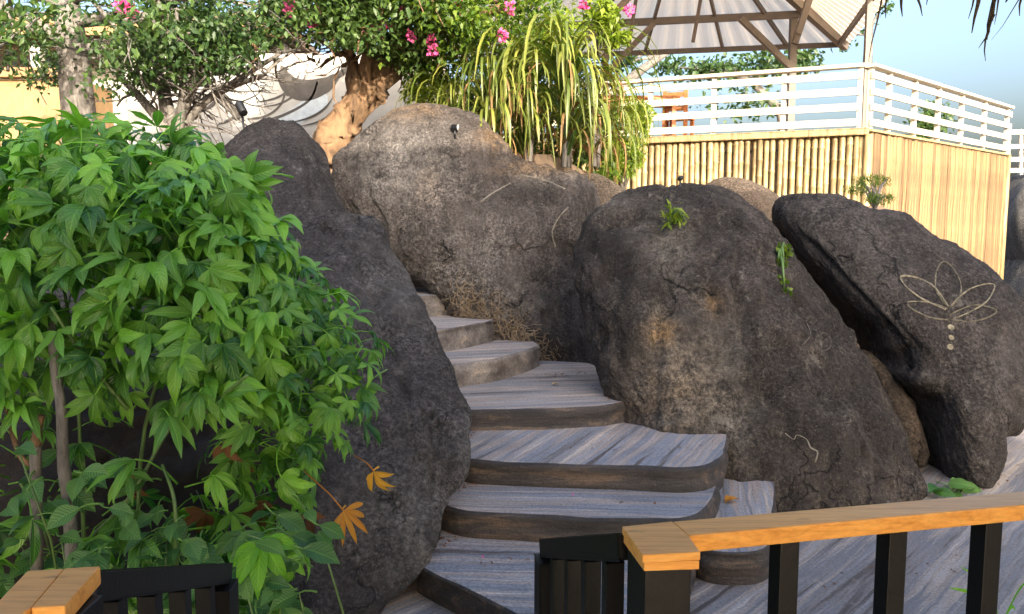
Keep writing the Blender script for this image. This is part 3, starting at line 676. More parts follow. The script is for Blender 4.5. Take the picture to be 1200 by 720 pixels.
for k in range(6):
    rs = random.Random(k); mb = MB(); wd = 0.056 + 0.008 * rs.random(); H = DZ - WB - 0.05
    V = []; F = []
    for j in range(8):
        z = H * j / 7
        for i in range(5): u = i / 4 * 2 - 1; V.append((u * wd, -0.016 * (1 - u * u) + 0.004 * math.sin(j * 2 + k), z))
    for j in range(7):
        for i in range(4): F.append((j * 5 + i, j * 5 + i + 1, j * 5 + i + 6, j * 5 + i + 5))
    V2 = [(x, 0.012, z) for x, y, z in V]; n5 = len(V)
    F2 = [tuple(n5 + q for q in f[::-1]) for f in F]
    for j in range(7): F2 += [(j * 5, j * 5 + 5, n5 + j * 5 + 5, n5 + j * 5), (j * 5 + 4, n5 + j * 5 + 4, n5 + j * 5 + 9, j * 5 + 9)]
    F2 += [(35 + i, 36 + i, n5 + 36 + i, n5 + 35 + i) for i in range(4)]
    mb.add(V + V2, F + F2, False); m_ = mb.mesh('bamboo_slat'); m_.materials.append(M['slat']); sm_.append(m_)
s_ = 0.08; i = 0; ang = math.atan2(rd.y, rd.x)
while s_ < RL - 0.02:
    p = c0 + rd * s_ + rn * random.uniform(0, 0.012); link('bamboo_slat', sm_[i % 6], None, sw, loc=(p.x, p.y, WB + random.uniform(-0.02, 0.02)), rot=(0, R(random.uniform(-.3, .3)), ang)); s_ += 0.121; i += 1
mb = MB(); mb.bar(c0 - rn * 0.06 + Vector((0, 0, (WB + DZ - 0.3) / 2)), c0 + rd * RL - rn * 0.06 + Vector((0, 0, (WB + DZ - 0.3) / 2)), 0.03, DZ - WB - 0.3); mb.build('backing_board', M['fascia'], sw)
mb = MB(); p = c0 + rd * (RL + 0.05); mb.tube([(p.x, p.y, WB), (p.x, p.y, DZ)], 0.06, 8); mb.build('corner_pole', M['bamboo'], sw)
mb = MB(); p = c0 + fn * 0.03 + rn * 0.03; mb.tube([(p.x, p.y, WB), (p.x, p.y, DZ - 0.09)], 0.06, 8); mb.build('corner_pole', M['bamboo'], sw)
mb = MB(); mb.bar(c0 + rd * 0.03 + Vector((0, 0, DZ - 0.02)) + rn * 0.02, c0 + rd * RL + Vector((0, 0, DZ - 0.02)) + rn * 0.02, 0.08, 0.035); mb.build('top_beam', M['bamboo'], sw)

def white_railing(label, o, d, n, L_, posts, base):
    t = thing('white_railing', label, 'railing', base); h = 0.96
    for s_ in posts:
        p = o + d * s_; mb = MB(); mb.obox((p.x, p.y, DZ + h / 2 - 0.02), d * 0.033, n * 0.033, (0, 0, h / 2), 0.004); mb.build('post', M['white'], t)
    for zz in (0.10, 0.33, 0.56, 0.80):
        a = o + d * 0.0 + n * 0.05 + Vector((0, 0, DZ + zz)); mb = MB(); mb.bar(a, a + d * L_, 0.034, 0.10, 0.004); mb.build('rail', M['white'], t)
    a = o + Vector((0, 0, DZ + h - 0.02)) + n * 0.02; mb = MB(); mb.bar(a - d * 0.03, a + d * L_, 0.16, 0.045, 0.004); mb.build('cap_rail', M['white'], t)
    return t
white_railing('white wooden railing along the front of the bamboo terrace', c0 + fd * 0.10 - fn * 0.02, fd, fn, FL, (0.02, 1.12, 2.2, 3.25, 4.3, 5.4, 6.5), c0 + fd * 3 + Vector((0, 0, DZ)))
white_railing('white wooden railing on the receding right side of the terrace', c0 + rd * 0.06 - rn * 0.02, rd, rn, RL - 0.06, (0.05, 0.72, 1.75, 2.8, 3.95, 5.2, 6.6), c0 + rd * 3 + Vector((0, 0, DZ)))
t = thing('white_railing', 'distant white railing on the rock at the far right edge', 'railing', at(1215, 207, 19.0))
for px in (1181, 1196, 1212, 1228):
    mb = MB(); a = at(px, 205, 19.0); b_ = at(px, 152, 19.0); mb.bar(a, b_, 0.07, 0.07, 0, up=(0, 1, 0)); mb.build('post', M['white'], t)
for py in (155, 172, 187, 200):
    mb = MB(); a = at(1179, py, 18.93); b_ = at(1240, py, 18.93); b_.z = a.z; mb.bar(a, b_, 0.05, 0.10); mb.build('rail', M['white'], t)

# open pavilion over the terrace (underside of its far slope and trusses in view)
pv = thing('open_pavilion', 'open pavilion with beige sheet roof on brown steel trusses above the terrace', 'pavilion', (3.2, 15, DZ))
ez = 5.65
FR, FLc, NR, NL = Vector((6.75, 16.7, ez)), Vector((-1.2, 18.3, ez)), Vector((5.4, 10.6, ez)), Vector((-2.0, 12.0, ez))
RA, RB = Vector((2.3, 14.5, 7.15)), Vector((3.4, 14.25, 7.15))
def corr(quad, name):
    """corrugated sheet: quad = a (eave start), b (eave end), c (ridge end), d (ridge start)"""
    a, b, c, d = map(Vector, quad); n = 90; V = []; F = []
    nn = (b - a).cross(d - a).normalized()
    for i in range(n + 1):
        f = i / n; off = nn * (0.018 * (1 if (i // 2) % 2 else -1))
        V += [a + (b - a) * f + off, d + (c - d) * f + off]
    for i in range(n): F.append((2 * i, 2 * i + 2, 2 * i + 3, 2 * i + 1))
    mb = MB(); mb.add(V, F, False); mb.build(name, M['roof_metal'], pv)
corr([FLc, FR, RB, RA], 'roof_sheet'); corr([FR, NR, RB, RB], 'roof_sheet'); corr([NR, NL, RA, RB], 'roof_sheet'); corr([NL, FLc, RA, RA], 'roof_sheet')
def beam(a, b, w=0.10, h=0.14, name='beam'):
    mb = MB(); mb.bar(a, b, w, h); return mb.build(name, M['steel'], pv)
fpn = (FR - FLc).cross(RA - FLc).normalized()
def slope_pt(u, v, drop=0.12):
    e0 = FLc + (FR - FLc) * u; r0 = RA + (RB - RA) * u; p = e0 + (r0 - e0) * v; return p - Vector((0, 0, drop))
def purlin(v, w=0.09, h=0.13): beam(slope_pt(0.03, v), slope_pt(0.99, v), w, h)
purlin(0.05, 0.06, 0.10); purlin(0.33); purlin(0.62)
beam(FR + Vector((-0.1, -0.1, -0.08)), RB + Vector((0, 0, -0.12)), 0.12, 0.16, 'hip_rafter')
beam(FR + Vector((-0.3, -0.3, -0.05)), NR + Vector((-0.3, 0.3, -0.05)), 0.06, 0.10)
for u in (0.3, 0.5, 0.7, 0.86): beam(slope_pt(u, 0.02, 0.07), slope_pt(u, 0.95, 0.07), 0.05, 0.09, 'rafter')
for (px, Yp, ytop) in ((928, 16.0, 8), (709, 16.6, 30)):
    b_ = at(px, 82, Yp); tp = at(px + 2, ytop, Yp); mb = MB(); mb.bar((b_.x, Yp, DZ - 0.02), (b_.x, Yp, min(tp.z, ez + 0.35)), 0.13, 0.13, 0, up=(0, 1, 0)); mb.build('post', M['steel'], pv)
for (a, b_, Y) in (((868, 22), (926, 78), 15.9), ((952, -10), (931, 52), 15.95), ((766, 28), (712, 85), 16.4), ((748, -14), (690, 46), 15.0), ((948, 0), (935, 40), 15.3)):
    beam(at(*a, Y), at(*b_, Y), 0.11, 0.11, 'brace')
for (px, yb, yt, Y) in ((812, 50, -6, 15.6), ((736, 60, -5, 15.4))): beam(at(px, yb, Y), at(px + 10, yt, Y - 0.1), 0.05, 0.05, 'strut')
pb = c0 + fd * 0.05 - fn * 0.13; mb = MB(); mb.bar((pb.x, pb.y, DZ - 0.02), (pb.x, pb.y, 6.2), 0.075, 0.075, 0, up=(0, 1, 0)); mb.build('corner_post', M['steel'], pv)

# orange furniture on the terrace
def chair(label, x, y, rz):
    t = thing('wooden_chair', label, 'chair', (x, y, DZ - 0.02)); m4 = Matrix.Rotation(rz, 3, 'Z')
    def part(name, c, h):
        mb = MB(); c_ = m4 @ Vector(c); mb.obox((x + c_.x, y + c_.y, DZ - 0.02 + c_.z), m4 @ Vector((h[0], 0, 0)), m4 @ Vector((0, h[1], 0)), (0, 0, h[2]), 0.006); mb.build(name, M['terracotta'], t)
    part('seat', (0, 0, 0.44), (0.22, 0.22, 0.025)); 
    for sx in (-1, 1):
        part('leg', (sx * 0.19, -0.19, 0.21), (0.025, 0.025, 0.205)); part('leg', (sx * 0.19, 0.19, 0.44), (0.025, 0.025, 0.44))
    for z in (0.58, 0.70, 0.82): part('back_slat', (0, 0.19, z), (0.164, 0.014, 0.035))
p = at(795, 140, 14.6); chair('orange wooden chair behind the white railing beside the light green bush', p.x, p.y, R(150))
p = at(742, 110, 14.6)
tb = thing('wooden_table', 'orange wooden table behind the white railing at its left end', 'table', (p.x, p.y, DZ - 0.02))
mb = MB(); mb.obox((p.x, p.y, DZ + 0.70), (0.75, 0, 0), (0, 0.4, 0), (0, 0, 0.05), 0.008); mb.build('table_top', M['terracotta'], tb)
for sx in (-1, 1):
    for sy in (-1, 1):
        mb = MB(); mb.obox((p.x + sx * 0.66, p.y + sy * 0.32, DZ + 0.315), (0.035, 0, 0), (0, 0.035, 0), (0, 0, 0.333), 0.004); mb.build('leg', M['terracotta'], tb)

# ------------------------------------------------------------------ white mural wall and bungalow at the back left
wl = thing('mural_wall', 'white garden wall painted with grey curved waves behind the flowering tree', 'wall', (-3.5, 13.2, 2.7))
mb = MB(); mb.obox((-3.6, 13.3, 3.6), (2.55, 0, 0), (0, 0.1, 0), (0, 0, 1.15)); mb.build('wall_panel', M['plaster'], wl)
def mural(pts, wpx, mat, name, lift=0.0):
    P = [at(p[0], p[1], 13.19 - lift) for p in catmull([(a, b) for a, b in pts], 8)]
    mb = MB(); V = []; n = len(P)
    for i in range(n):
        t = (P[min(i + 1, n - 1)] - P[max(i - 1, 0)]).normalized(); s_ = Vector((-t.z, 0, t.x)); w_ = wpx(i / (n - 1)) / 950 * 13.2 / 2
        V += [P[i] + s_ * w_, P[i] - s_ * w_]
    mb.add(V, [(2 * i, 2 * i + 1, 2 * i + 3, 2 * i + 2) for i in range(n - 1)], False)
    return mb.build(name, mat, wl)
mural([(296, 146), (330, 136), (362, 118), (372, 96)], lambda f: 4 - 2 * f, M['mural_grey'], 'painted_wave')
mural([(290, 140), (312, 136), (328, 124), (334, 110)], lambda f: 2.5, M['mural_grey'], 'painted_wave')
mural([(330, 84), (340, 100), (360, 106), (384, 98), (400, 84)], lambda f: 22 * math.sin(math.pi * min(1, f * 0.9 + 0.12)) + 2, M['mural_grey'], 'painted_wave')
mural([(333, 78), (330, 96), (338, 112)], lambda f: 9 * (1 - 0.6 * f), M['mural_grey'], 'painted_wave', 0.004)
mural([(300, 150), (340, 140), (372, 120), (384, 118)], lambda f: 20 * math.sin(math.pi * (0.15 + 0.7 * f)), M['mural_blue'], 'painted_wave', -0.003)
mural([(248, 110), (262, 116), (272, 128), (280, 140)], lambda f: 14 - 6 * f, M['mural_grey'], 'painted_wave')
for k, (x0, y0, x1, y1, sag, w0) in enumerate(((300, 120, 352, 84, 14, 1.6), (306, 126, 358, 88, 15, 1.4), (232, 132, 262, 96, 10, 3.0), (216, 120, 246, 90, 8, 2.5), (340, 144, 392, 112, 10, 1.6), (352, 148, 400, 118, 10, 1.4), (262, 84, 300, 70, 9, 3.5), (386, 90, 410, 66, 10, 5), (255, 146, 282, 120, 8, 2.0), (312, 82, 326, 60, 6, 3))):
    mural([(x0, y0), ((x0 * 2 + x1) / 3 + sag * .4, (y0 * 2 + y1) / 3 + sag * .5), ((x0 + x1 * 2) / 3 + sag * .5, (y0 + y1 * 2) / 3 + sag * .5), (x1, y1)], lambda f, w0=w0: w0 * (0.4 + math.sin(math.pi * f)), M['mural_grey'], 'painted_wave', 0.002 + 0.001 * k)
bh = thing('bungalow', 'ochre bungalow with a brown eave behind the trees at the upper left', 'building', (-9, 17, 2.7))
def bpart(name, c, h, mat, bev=0.0):
    mb = MB(); mb.obox(c, (h[0], 0, 0), (0, h[1], 0), (0, 0, h[2]), bev); return mb.build(name, M[mat], bh)
wx = at(330, 30, 16).x
bpart('wall', (-8.4, 17.4, 4.0), (wx + 8.4 + 0.0, 1.2, 1.55), 'plaster')
bpart('wall', (-10.2, 15.55, 3.7), (2.4, 0.6, 0.95), 'ochre')
rf = bpart('roof', (-8.4, 16.6, 5.66), (wx + 8.4 + 0.25, 1.9, 0.09), 'fascia')
bpart('fascia_board', (-8.4, 14.66, 5.52), (wx + 8.4 + 0.28, 0.03, 0.16), 'ochre'); bpart('eave_beam', (-8.4, 15.3, 5.35), (wx + 8.4, 0.06, 0.12), 'fascia')
bpart('ledge', (-10.2, 14.9, 4.75), (2.5, 0.12, 0.08), 'ochre')
for k in range(4):
    bpart('post', (-10.6 + k * 2.0, 15.1, 4.0), (0.09, 0.09, 1.25), 'plaster')

# ------------------------------------------------------------------ leaf clouds and trees
def leaf_cloud(C, DIR, NOR, Ls, Ws, tint, name, mat, parent):
    """small folded diamond leaves, 4 triangles each (6 vertices)"""
    C = np.asarray(C, float); n = len(C)
    d = DIR / (np.linalg.norm(DIR, axis=1, keepdims=True) + 1e-9)
    s = np.cross(d, NOR); s /= (np.linalg.norm(s, axis=1, keepdims=True) + 1e-9); u = np.cross(s, d)
    Ls = np.asarray(Ls)[:, None]; Ws = np.asarray(Ws)[:, None]
    v = np.stack([C, C + d * Ls * 0.45 + s * Ws * 0.5 + u * Ws * 0.18, C + d * Ls - u * Ls * 0.12, C + d * Ls * 0.45 - s * Ws * 0.5 + u * Ws * 0.18, C + d * Ls * 0.5], 1)
    o0 = np.array(org(parent)); V = (v - o0).reshape(-1, 3)
    b = (np.arange(n) * 5)[:, None]
    F = np.concatenate([b + np.array([0, 1, 4]), b + np.array([4, 1, 2]), b + np.array([0, 4, 3]), b + np.array([4, 2, 3])], 1).reshape(-1, 3)
    me = bpy.data.meshes.new(name); me.vertices.add(len(V)); me.vertices.foreach_set('co', V.ravel())
    me.loops.add(F.size); me.loops.foreach_set('vertex_index', F.ravel()); me.polygons.add(len(F))
    me.polygons.foreach_set('loop_start', np.arange(0, F.size, 3)); me.polygons.foreach_set('loop_total', np.full(len(F), 3)); me.update(calc_edges=True); me.validate()
    a = me.attributes.new('tint', 'FLOAT', 'POINT'); a.data.foreach_set('value', np.repeat(np.asarray(tint, float), 5))
    o = link(name, me, mat, parent); o['kind'] = 'stuff'; return o
def grow(base, dirn, length, rad, depth, spread, rs, gn=-0.02, nb=(2, 3), mb=None, tips=None, curl=0.35, taper=0.62):
    """recursive limbs; fills mb with tubes and tips with (point, direction)"""
    p = Vector(base); d = Vector(dirn).normalized(); pts = [p.copy()]; n = 6
    for k in range(n):
        d = (d + Vector((rs.gauss(0, 1), rs.gauss(0, 1), rs.gauss(0, 0.7))) * curl * 0.25 + Vector((0, 0, gn))).normalized()
        p = p + d * length / n; pts.append(p.copy())
        if depth <= 1 and k >= 1: tips.append((p.copy(), d.copy()))
    mb.tube(pts, [rad * (1 - (1 - taper) * k / n) for k in range(n + 1)], 8 if depth > 2 else 5)
    if depth > 0:
        for k in range(rs.randint(*nb)):
            ax = Vector((rs.gauss(0, 1), rs.gauss(0, 1), rs.gauss(0, 1))).normalized()
            nd = (d + ax * spread).normalized(); st = pts[rs.randint(3, n)]
            grow(st, nd, length * rs.uniform(0.6, 0.85), rad * taper * rs.uniform(0.7, 0.95), depth - 1, spread, rs, gn, nb, mb, tips, curl, taper)
def cloud_from_tips(tips, per, rad, rs, L, W, clip=None):
    C = []; 
    for p, d in tips:
        for k in range(per):
            q = np.array(p) + rs.normal(0, rad, 3) * np.array([1, 1, 0.7]); C.append(q)
    C = np.array(C)
    if clip is not None: C = C[clip(C)]
    n = len(C); D = rs.normal(0, 1, (n, 3)); D[:, 2] -= 0.35; N_ = rs.normal(0, 0.6, (n, 3)) + np.array([0, -0.3, 1])
    return C, D, N_, L * rs.uniform(0.6, 1.2, n), W * rs.uniform(0.7, 1.2, n)

# flowering tree with the orange trunk
rs = random.Random(5); nr = np.random.default_rng(5)
tb_ = at(388, 182, 10.3)
ft = thing('flowering_tree', 'gnarled flowering tree with orange sunlit trunk and pink blossoms', 'tree', tb_)
mb = MB(); tips = []
pp = [at(385, 190, 10.3), at(392, 165, 10.3), at(402, 145, 10.3), at(416, 128, 10.35), at(430, 112, 10.4), at(441, 98, 10.4)]
pp = catmull(pp, 6); mb.tube(pp, [float(np.interp(i / (len(pp) - 1), [0, .2, .4, .6, .8, 1], [0.27, 0.24, 0.20, 0.185, 0.19, 0.17])) for i in range(len(pp))], 24)
def limb(px, r0, r1):
    P = [at(*q) for q in px]; mb.tube(P, [r0 + (r1 - r0) * i / (len(P) - 1) for i in range(len(P))], 9); return P
l1 = limb([(422, 120, 10.35), (416, 95, 10.3), (412, 70, 10.3), (405, 40, 10.3), (395, 10, 10.3)], 0.10, 0.05)
l2 = limb([(436, 108, 10.4), (440, 85, 10.4), (452, 60, 10.4), (470, 30, 10.3), (480, -5, 10.3)], 0.14, 0.07)
l3 = limb([(438, 104, 10.4), (458, 90, 10.5), (468, 65, 10.5), (500, 40, 10.4), (550, 20, 10.3), (600, 5, 10.2)], 0.12, 0.05)
l4 = limb([(430, 112, 10.35), (425, 80, 10.2), (432, 50, 10.1), (440, 20, 10.0)], 0.08, 0.04)
for P in (l1, l2, l3, l4):
    for q in P[2:]:
        for _ in range(3): grow(q, (rs.gauss(0, 1), rs.gauss(0, 0.8), rs.uniform(-0.1, 0.7)), rs.uniform(0.5, 0.9), 0.03, 2, 0.9, rs, -0.03, (2, 3), mb, tips)
vv = np.array([tuple(v) for v in mb.v]); dn = pfbm(vv * 5.5 * np.array([1, 1, 0.5]), 3, 0.55, 2.1, 61, True); dx_ = np.stack([pnoise(vv * 7, 62), pnoise(vv * 7, 63), pnoise(vv * 7, 64)], -1)
big_ = vv[:, 2] < at(441, 60, 10.4).z
mb.v = [tuple(q) for q in vv + dx_ * 0.035 * big_[:, None] + 0.02 * dn[:, None] * big_[:, None] * np.sign(dx_)]
mb.build('trunk', M['bark_warm'], ft)
def clip_ft(C):
    uv = proj(C); x, y = uv[:, 0], uv[:, 1]
    low = np.interp(x, [300, 330, 400, 440, 480, 520, 600, 690, 720], [10, 44, 50, 66, 84, 70, 40, 62, 40])
    return (x > 305) & (x < 725) & (y < low + nr.normal(0, 7, len(x))) & (y > -160)
C, D_l, N_l, Ls, Ws = cloud_from_tips(tips, 17, 0.17, nr, 0.098, 0.048, clip_ft)
xx = proj(C)[:, 0]; bright = xx + nr.normal(0, 30, len(xx)) > 505  # right side of the crown: sunlight put into a brighter leaf colour
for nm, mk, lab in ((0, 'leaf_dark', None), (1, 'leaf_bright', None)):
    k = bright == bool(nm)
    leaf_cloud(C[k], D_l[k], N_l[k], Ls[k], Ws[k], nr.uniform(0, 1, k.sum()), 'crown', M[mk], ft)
def blossom(px, py, Y, parent, r=0.07, n=46):
    c = np.array(at(px, py, Y)); nn = nr.normal(0, 1, (n, 3)); nn /= np.linalg.norm(nn, axis=1, keepdims=True)
    C = c + nn * r * nr.uniform(0.3, 1, (n, 1)) * np.array([1, 1, 1.25]); o = leaf_cloud(C, nn, nr.normal(0, 1, (n, 3)), np.full(n, 0.045), np.full(n, 0.045), nr.uniform(0, 1, n), 'blossom', M['flower'], parent)
    o['kind'] = 'stuff'
for (x, y, r_) in ((339, 3, .08), (338, 14, .05), (367, 28, .06), (415, 2, .06), (434, 35, .05), (444, 40, .06), (476, 14, .07), (452, 30, .05), (482, 42, .06), (506, 49, .06), (507, 60, .06), (597, 9, .07), (588, 42, .06), (536, 1, .06), (684, 6, .06), (738, 12, .06), (428, 42, .05), (374, 24, .05)): blossom(x, y, 9.55, ft, r_ * 0.75, 34)

# left shade tree with a grey trunk
rs = random.Random(11); nr = np.random.default_rng(11)
st = thing('shade_tree', 'grey-trunked tree with a leafy dark crown at the upper left above the shrub', 'tree', at(92, 190, 9.6))
mb = MB(); tips = []
mb.tube([at(96, 200, 9.6), at(92, 130, 9.6), at(86, 70, 9.6), at(80, 20, 9.6), at(70, -40, 9.6)], [0.21, 0.185, 0.17, 0.15, 0.13], 12)
for (px, py, dx, dz) in ((84, 60, 1, 0.4), (84, 50, -1, 0.5), (82, 30, 0.8, 0.2), (80, 10, -0.6, 0.3), (78, 0, 1, 0.1), (76, -20, 0.5, 0.4), (76, -30, -1, 0.0), (72, -40, 0.9, 0.0)):
    for k in range(2): grow(at(px, py, 9.6), (dx + rs.gauss(0, .3), rs.uniform(-0.9, 0.5), dz), rs.uniform(0.9, 1.3), 0.055, 3, 0.75, rs, -0.05, (2, 2), mb, tips)
mb.build('trunk', M['bark_grey'], st)
def clip_st(C):
    uv = proj(C); return (uv[:, 0] > -150) & (uv[:, 0] < 250) & (uv[:, 1] < 75 + nr.normal(0, 14, len(C)) - 14 * np.sin(uv[:, 0] / 21)) & (uv[:, 1] > -220)
C, D_l, N_l, Ls, Ws = cloud_from_tips(tips, 10, 0.16, nr, 0.13, 0.055, clip_st)
leaf_cloud(C, D_l, N_l, Ls, Ws, nr.uniform(0, 1, len(C)), 'crown', M['leaf_dark'], st)
for (x, y, r_) in ((147, 6, .09), (152, 10, .06), (142, 8, .05)): blossom(x, y, 8.9, st, r_)
# many-stemmed small tree in front of the mural wall
mt = thing('small_tree', 'dark many-stemmed small tree in front of the white mural wall', 'tree', at(205, 165, 9.9))
mb = MB(); tips = []
for (a, b_, c_) in (((200, 170), (188, 95), (184, -30)), ((206, 170), (214, 110), (206, 10)), ((208, 160), (240, 120), (330, 62)), ((205, 150), (228, 100), (262, 20)), ((202, 160), (160, 110), (110, 60)), ((206, 150), (250, 112), (310, 88)), ((204, 150), (178, 60), (150, 0)), ((210, 145), (235, 70), (300, 30))):
    P = catmull([at(*a, 9.9), at(*b_, 9.9 + rs.uniform(-.3, .2)), at(*c_, 9.9 + rs.uniform(-.6, .3))], 7)
    mb.tube(P, [0.075 - 0.055 * i / (len(P) - 1) for i in range(len(P))], 7)
    for q in P[4:]:
        if rs.random() < 0.75: grow(q, (rs.gauss(0.2, 1), rs.gauss(-0.2, 0.7), rs.uniform(-0.2, 0.6)), rs.uniform(0.4, 0.7), 0.018, 2, 0.8, rs, -0.03, (2, 2), mb, tips, curl=0.5)
mb.build('trunk', M['bark_grey'], mt)
def clip_mt(C):
    uv = proj(C); x, y = uv[:, 0], uv[:, 1]
    return (y < np.interp(x, [60, 120, 200, 260, 300, 330], [105, 108, 98, 84, 66, 40]) + nr.normal(0, 8, len(C))) & (x < 335) & (np.hypot((x - 300) / 50, (y - 112) / 26) > 1)
C, D_l, N_l, Ls, Ws = cloud_from_tips(tips, 7, 0.12, nr, 0.085, 0.045, clip_mt)
leaf_cloud(C, D_l, N_l, Ls, Ws, nr.uniform(0, 1, len(C)), 'crown', M['leaf_dark'], mt)

# ------------------------------------------------------------------ strap-leaf plants
def strap_mesh(L, W, el, curl, sd_):
    n = 10; V = []; F = []; p = Vector((0.02, 0, 0)); a = el
    for i in range(n + 1):
        t = i / n; w_ = W * (0.75 + 0.5 * t) * (1 - t ** 5) / 2 + 0.001; s_ = Vector((0, 1, 0))
        tw = 0.35 * math.sin(t * 2 + sd_)
        sv = Vector((0.0, math.cos(tw), math.sin(tw))) * w_
        nrm = Vector((-math.sin(a), 0, math.cos(a)))
        V += [p + sv, p + nrm * -w_ * 0.25, p - sv]
        p = p + Vector((math.cos(a), 0.05 * math.sin(sd_ * 3 + t * 3), math.sin(a))) * L / n; a = max(a - curl / n * (0.5 + 1.4 * t), R(-88))
    for i in range(n):
        for k in range(2): F.append((3 * i + k, 3 * i + k + 1, 3 * i + k + 4, 3 * i + k + 3))
    mb = MB(); mb.add(V, F); me = mb.mesh('strap_leaf')
    at_ = me.attributes.new('tint', 'FLOAT', 'POINT'); at_.data.foreach_set('value', [0.2 + 0.5 * ((i // 3) / n) for i in range(len(V))])
    me.materials.append(M['strap']); return me
straps = [strap_mesh(1.05 + 0.13 * k, 0.027 + 0.004 * (k % 3), R(80 - 6 * k), R(135 + 10 * k), k) for k in range(7)]
M['strap_dead'] = mat_leaf('strap_dead', (0.16, 0.08, 0.03), (0.32, 0.2, 0.08), 0.2, 0.7, veins=False, tcol=(1, 0.9, 0.6))
for k in range(2):
    m_ = strap_mesh(1.1, 0.028, R(40), R(190), 9 + k); m_.materials.clear(); m_.materials.append(M['strap_dead']); straps.append(m_)
rs = random.Random(21)
for (px, py, Y, hgt, sc_, n, lab) in ((532, 128, 10.3, 0.5, 0.85, 110, 'strap-leaf plant just right of the flowering tree trunk, leaves pointing up'),
                                 (572, 108, 10.1, 0.7, 0.95, 150, 'drooping strap-leaf plant above the peak of the tall boulder'),
                                 (618, 92, 10.3, 0.8, 1.1, 170, 'tall drooping strap-leaf plant in the middle of the sunlit clump'),
                                 (664, 88, 10.0, 0.8, 1.15, 180, 'long hanging strap-leaf plant at the right of the sunlit clump'),
                                 (697, 120, 10.4, 0.5, 0.9, 120, 'small strap-leaf plant beside the pale green bush, rightmost of its clump')):
    top = at(px, py, Y); base = Vector((top.x, top.y, top.z - hgt - 0.3))
    t = thing('strap_leaf_plant', lab, 'plant', base, 'strap-leaf plants behind the tall boulder')
    mb = MB(); mb.tube([base, base + Vector((0.03, 0, 0.5 * hgt)), top], [0.07, 0.055, 0.05], 8); mb.build('stem', M['bark_grey'], t)
    for k in range(n):
        o = link('strap_leaf', straps[rs.randrange(7) if rs.random() < 0.86 else 7 + rs.randrange(2)], None, t, loc=(top.x + rs.gauss(0, .02), top.y + rs.gauss(0, .02), top.z - rs.random() ** 1.5 * (hgt + 0.25)), rot=(0, R(rs.uniform(-14, 14)), rs.random() * 6.283))
        q = sc_ * rs.uniform(0.75, 1.1); o.scale = (q * rs.uniform(0.55, 1.0), q, q)

# ------------------------------------------------------------------ bushes and small plants in the sun
def cloud_bush(name, label, cat, blobs, n, L, W, mat, base, stems=6, seed=1, tint=(0, 1), stemmat='bark_grey', flat=(0, -0.3, 1)):
    r2 = np.random.default_rng(seed); t = thing(name, label, cat, base)
    C = []
    for (c, rx, ry, rz, k) in blobs:
        m_ = int(n * k); u = r2.normal(0, 1, (m_, 3)); u /= np.linalg.norm(u, axis=1, keepdims=True)
        u *= r2.uniform(0.35, 1.0, (m_, 1)) ** 0.6 * (1 + 0.25 * np.sin(u[:, :1] * 7 + seed) * np.cos(u[:, 2:] * 6))
        C.append(np.array(c) + u * np.array([rx, ry, rz]))
    C = np.concatenate(C); D_ = r2.normal(0, 1, C.shape); D_[:, 2] -= 0.3; N_ = r2.normal(0, 0.6, C.shape) + np.array(flat)
    leaf_cloud(C, D_, N_, L * r2.uniform(0.6, 1.2, len(C)), W * r2.uniform(0.7, 1.2, len(C)), r2.uniform(*tint, len(C)), 'foliage', mat, t)
    mb = MB()
    for k in range(stems):
        e_ = Vector(C[r2.integers(len(C))].tolist()); b0 = Vector(base); mb.tube([b0, b0 + (e_ - b0) * 0.5 + Vector((0, 0, 0.08)), e_], [0.02, 0.013, 0.005], 5)
    mb.build('stem', M[stemmat], t); return t
cloud_bush('pale_bush', 'pale green fine-leaved bush in front of the left end of the bamboo wall', 'bush', [(at(735, 150, 11.4), .34, .35, .42, .5), (at(728, 185, 11.3), .32, .3, .3, .5), (at(748, 135, 11.4), .2, .25, .2, .2)], 2600, 0.11, 0.028, M['leaf_bright'], at(730, 228, 11.4), seed=3, tint=(0.4, 1.0))
cloud_bush('yellow_bush', 'bright yellow-green bush between the flowering trunk and the strap-leaf plants', 'bush', [(at(500, 105, 10.9), .32, .3, .25, 1), (at(530, 80, 10.9), .4, .3, .35, 1), (at(590, 55, 10.9), .6, .4, .45, 1.3), (at(650, 40, 10.9), .5, .4, .4, 1)], 800, 0.13, 0.035, M['leaf_bright'], at(520, 160, 10.9), seed=4, tint=(0.5, 1))
cloud_bush('yellow_bush', 'small yellow-green leafy sprig in front of the pavilion roof truss', 'bush', [(at(712, 28, 9.8), .16, .2, .22, 1), (at(724, 45, 9.8), .16, .2, .1, .6), (at(702, 12, 9.8), .2, .2, .15, .7)], 260, 0.12, 0.05, M['leaf_bright'], at(700, 70, 9.9), seed=14, tint=(0.3, 1))
cloud_bush('low_plant', 'low green plant at the foot of the pale bush by the pinkish rock', 'plant', [(at(704, 208, 10.6), .14, .12, .10, 1), (at(715, 200, 10.6), .1, .1, .1, .6)], 160, 0.1, 0.045, M['leaf_bright'], at(706, 222, 10.6), 3, seed=5)
cloud_bush('feathery_plant', 'small feathery green plant on the right boulder against the bamboo corner', 'plant', [(at(1022, 212, 9.6), .22, .15, .08, 1), (at(1030, 232, 9.3), .18, .12, .06, .7), (at(1005, 222, 9.5), .18, .1, .05, .5)], 520, 0.055, 0.012, M['leaf_bright'], at(1025, 245, 9.3), 12, seed=6, tint=(0.1, 0.6))
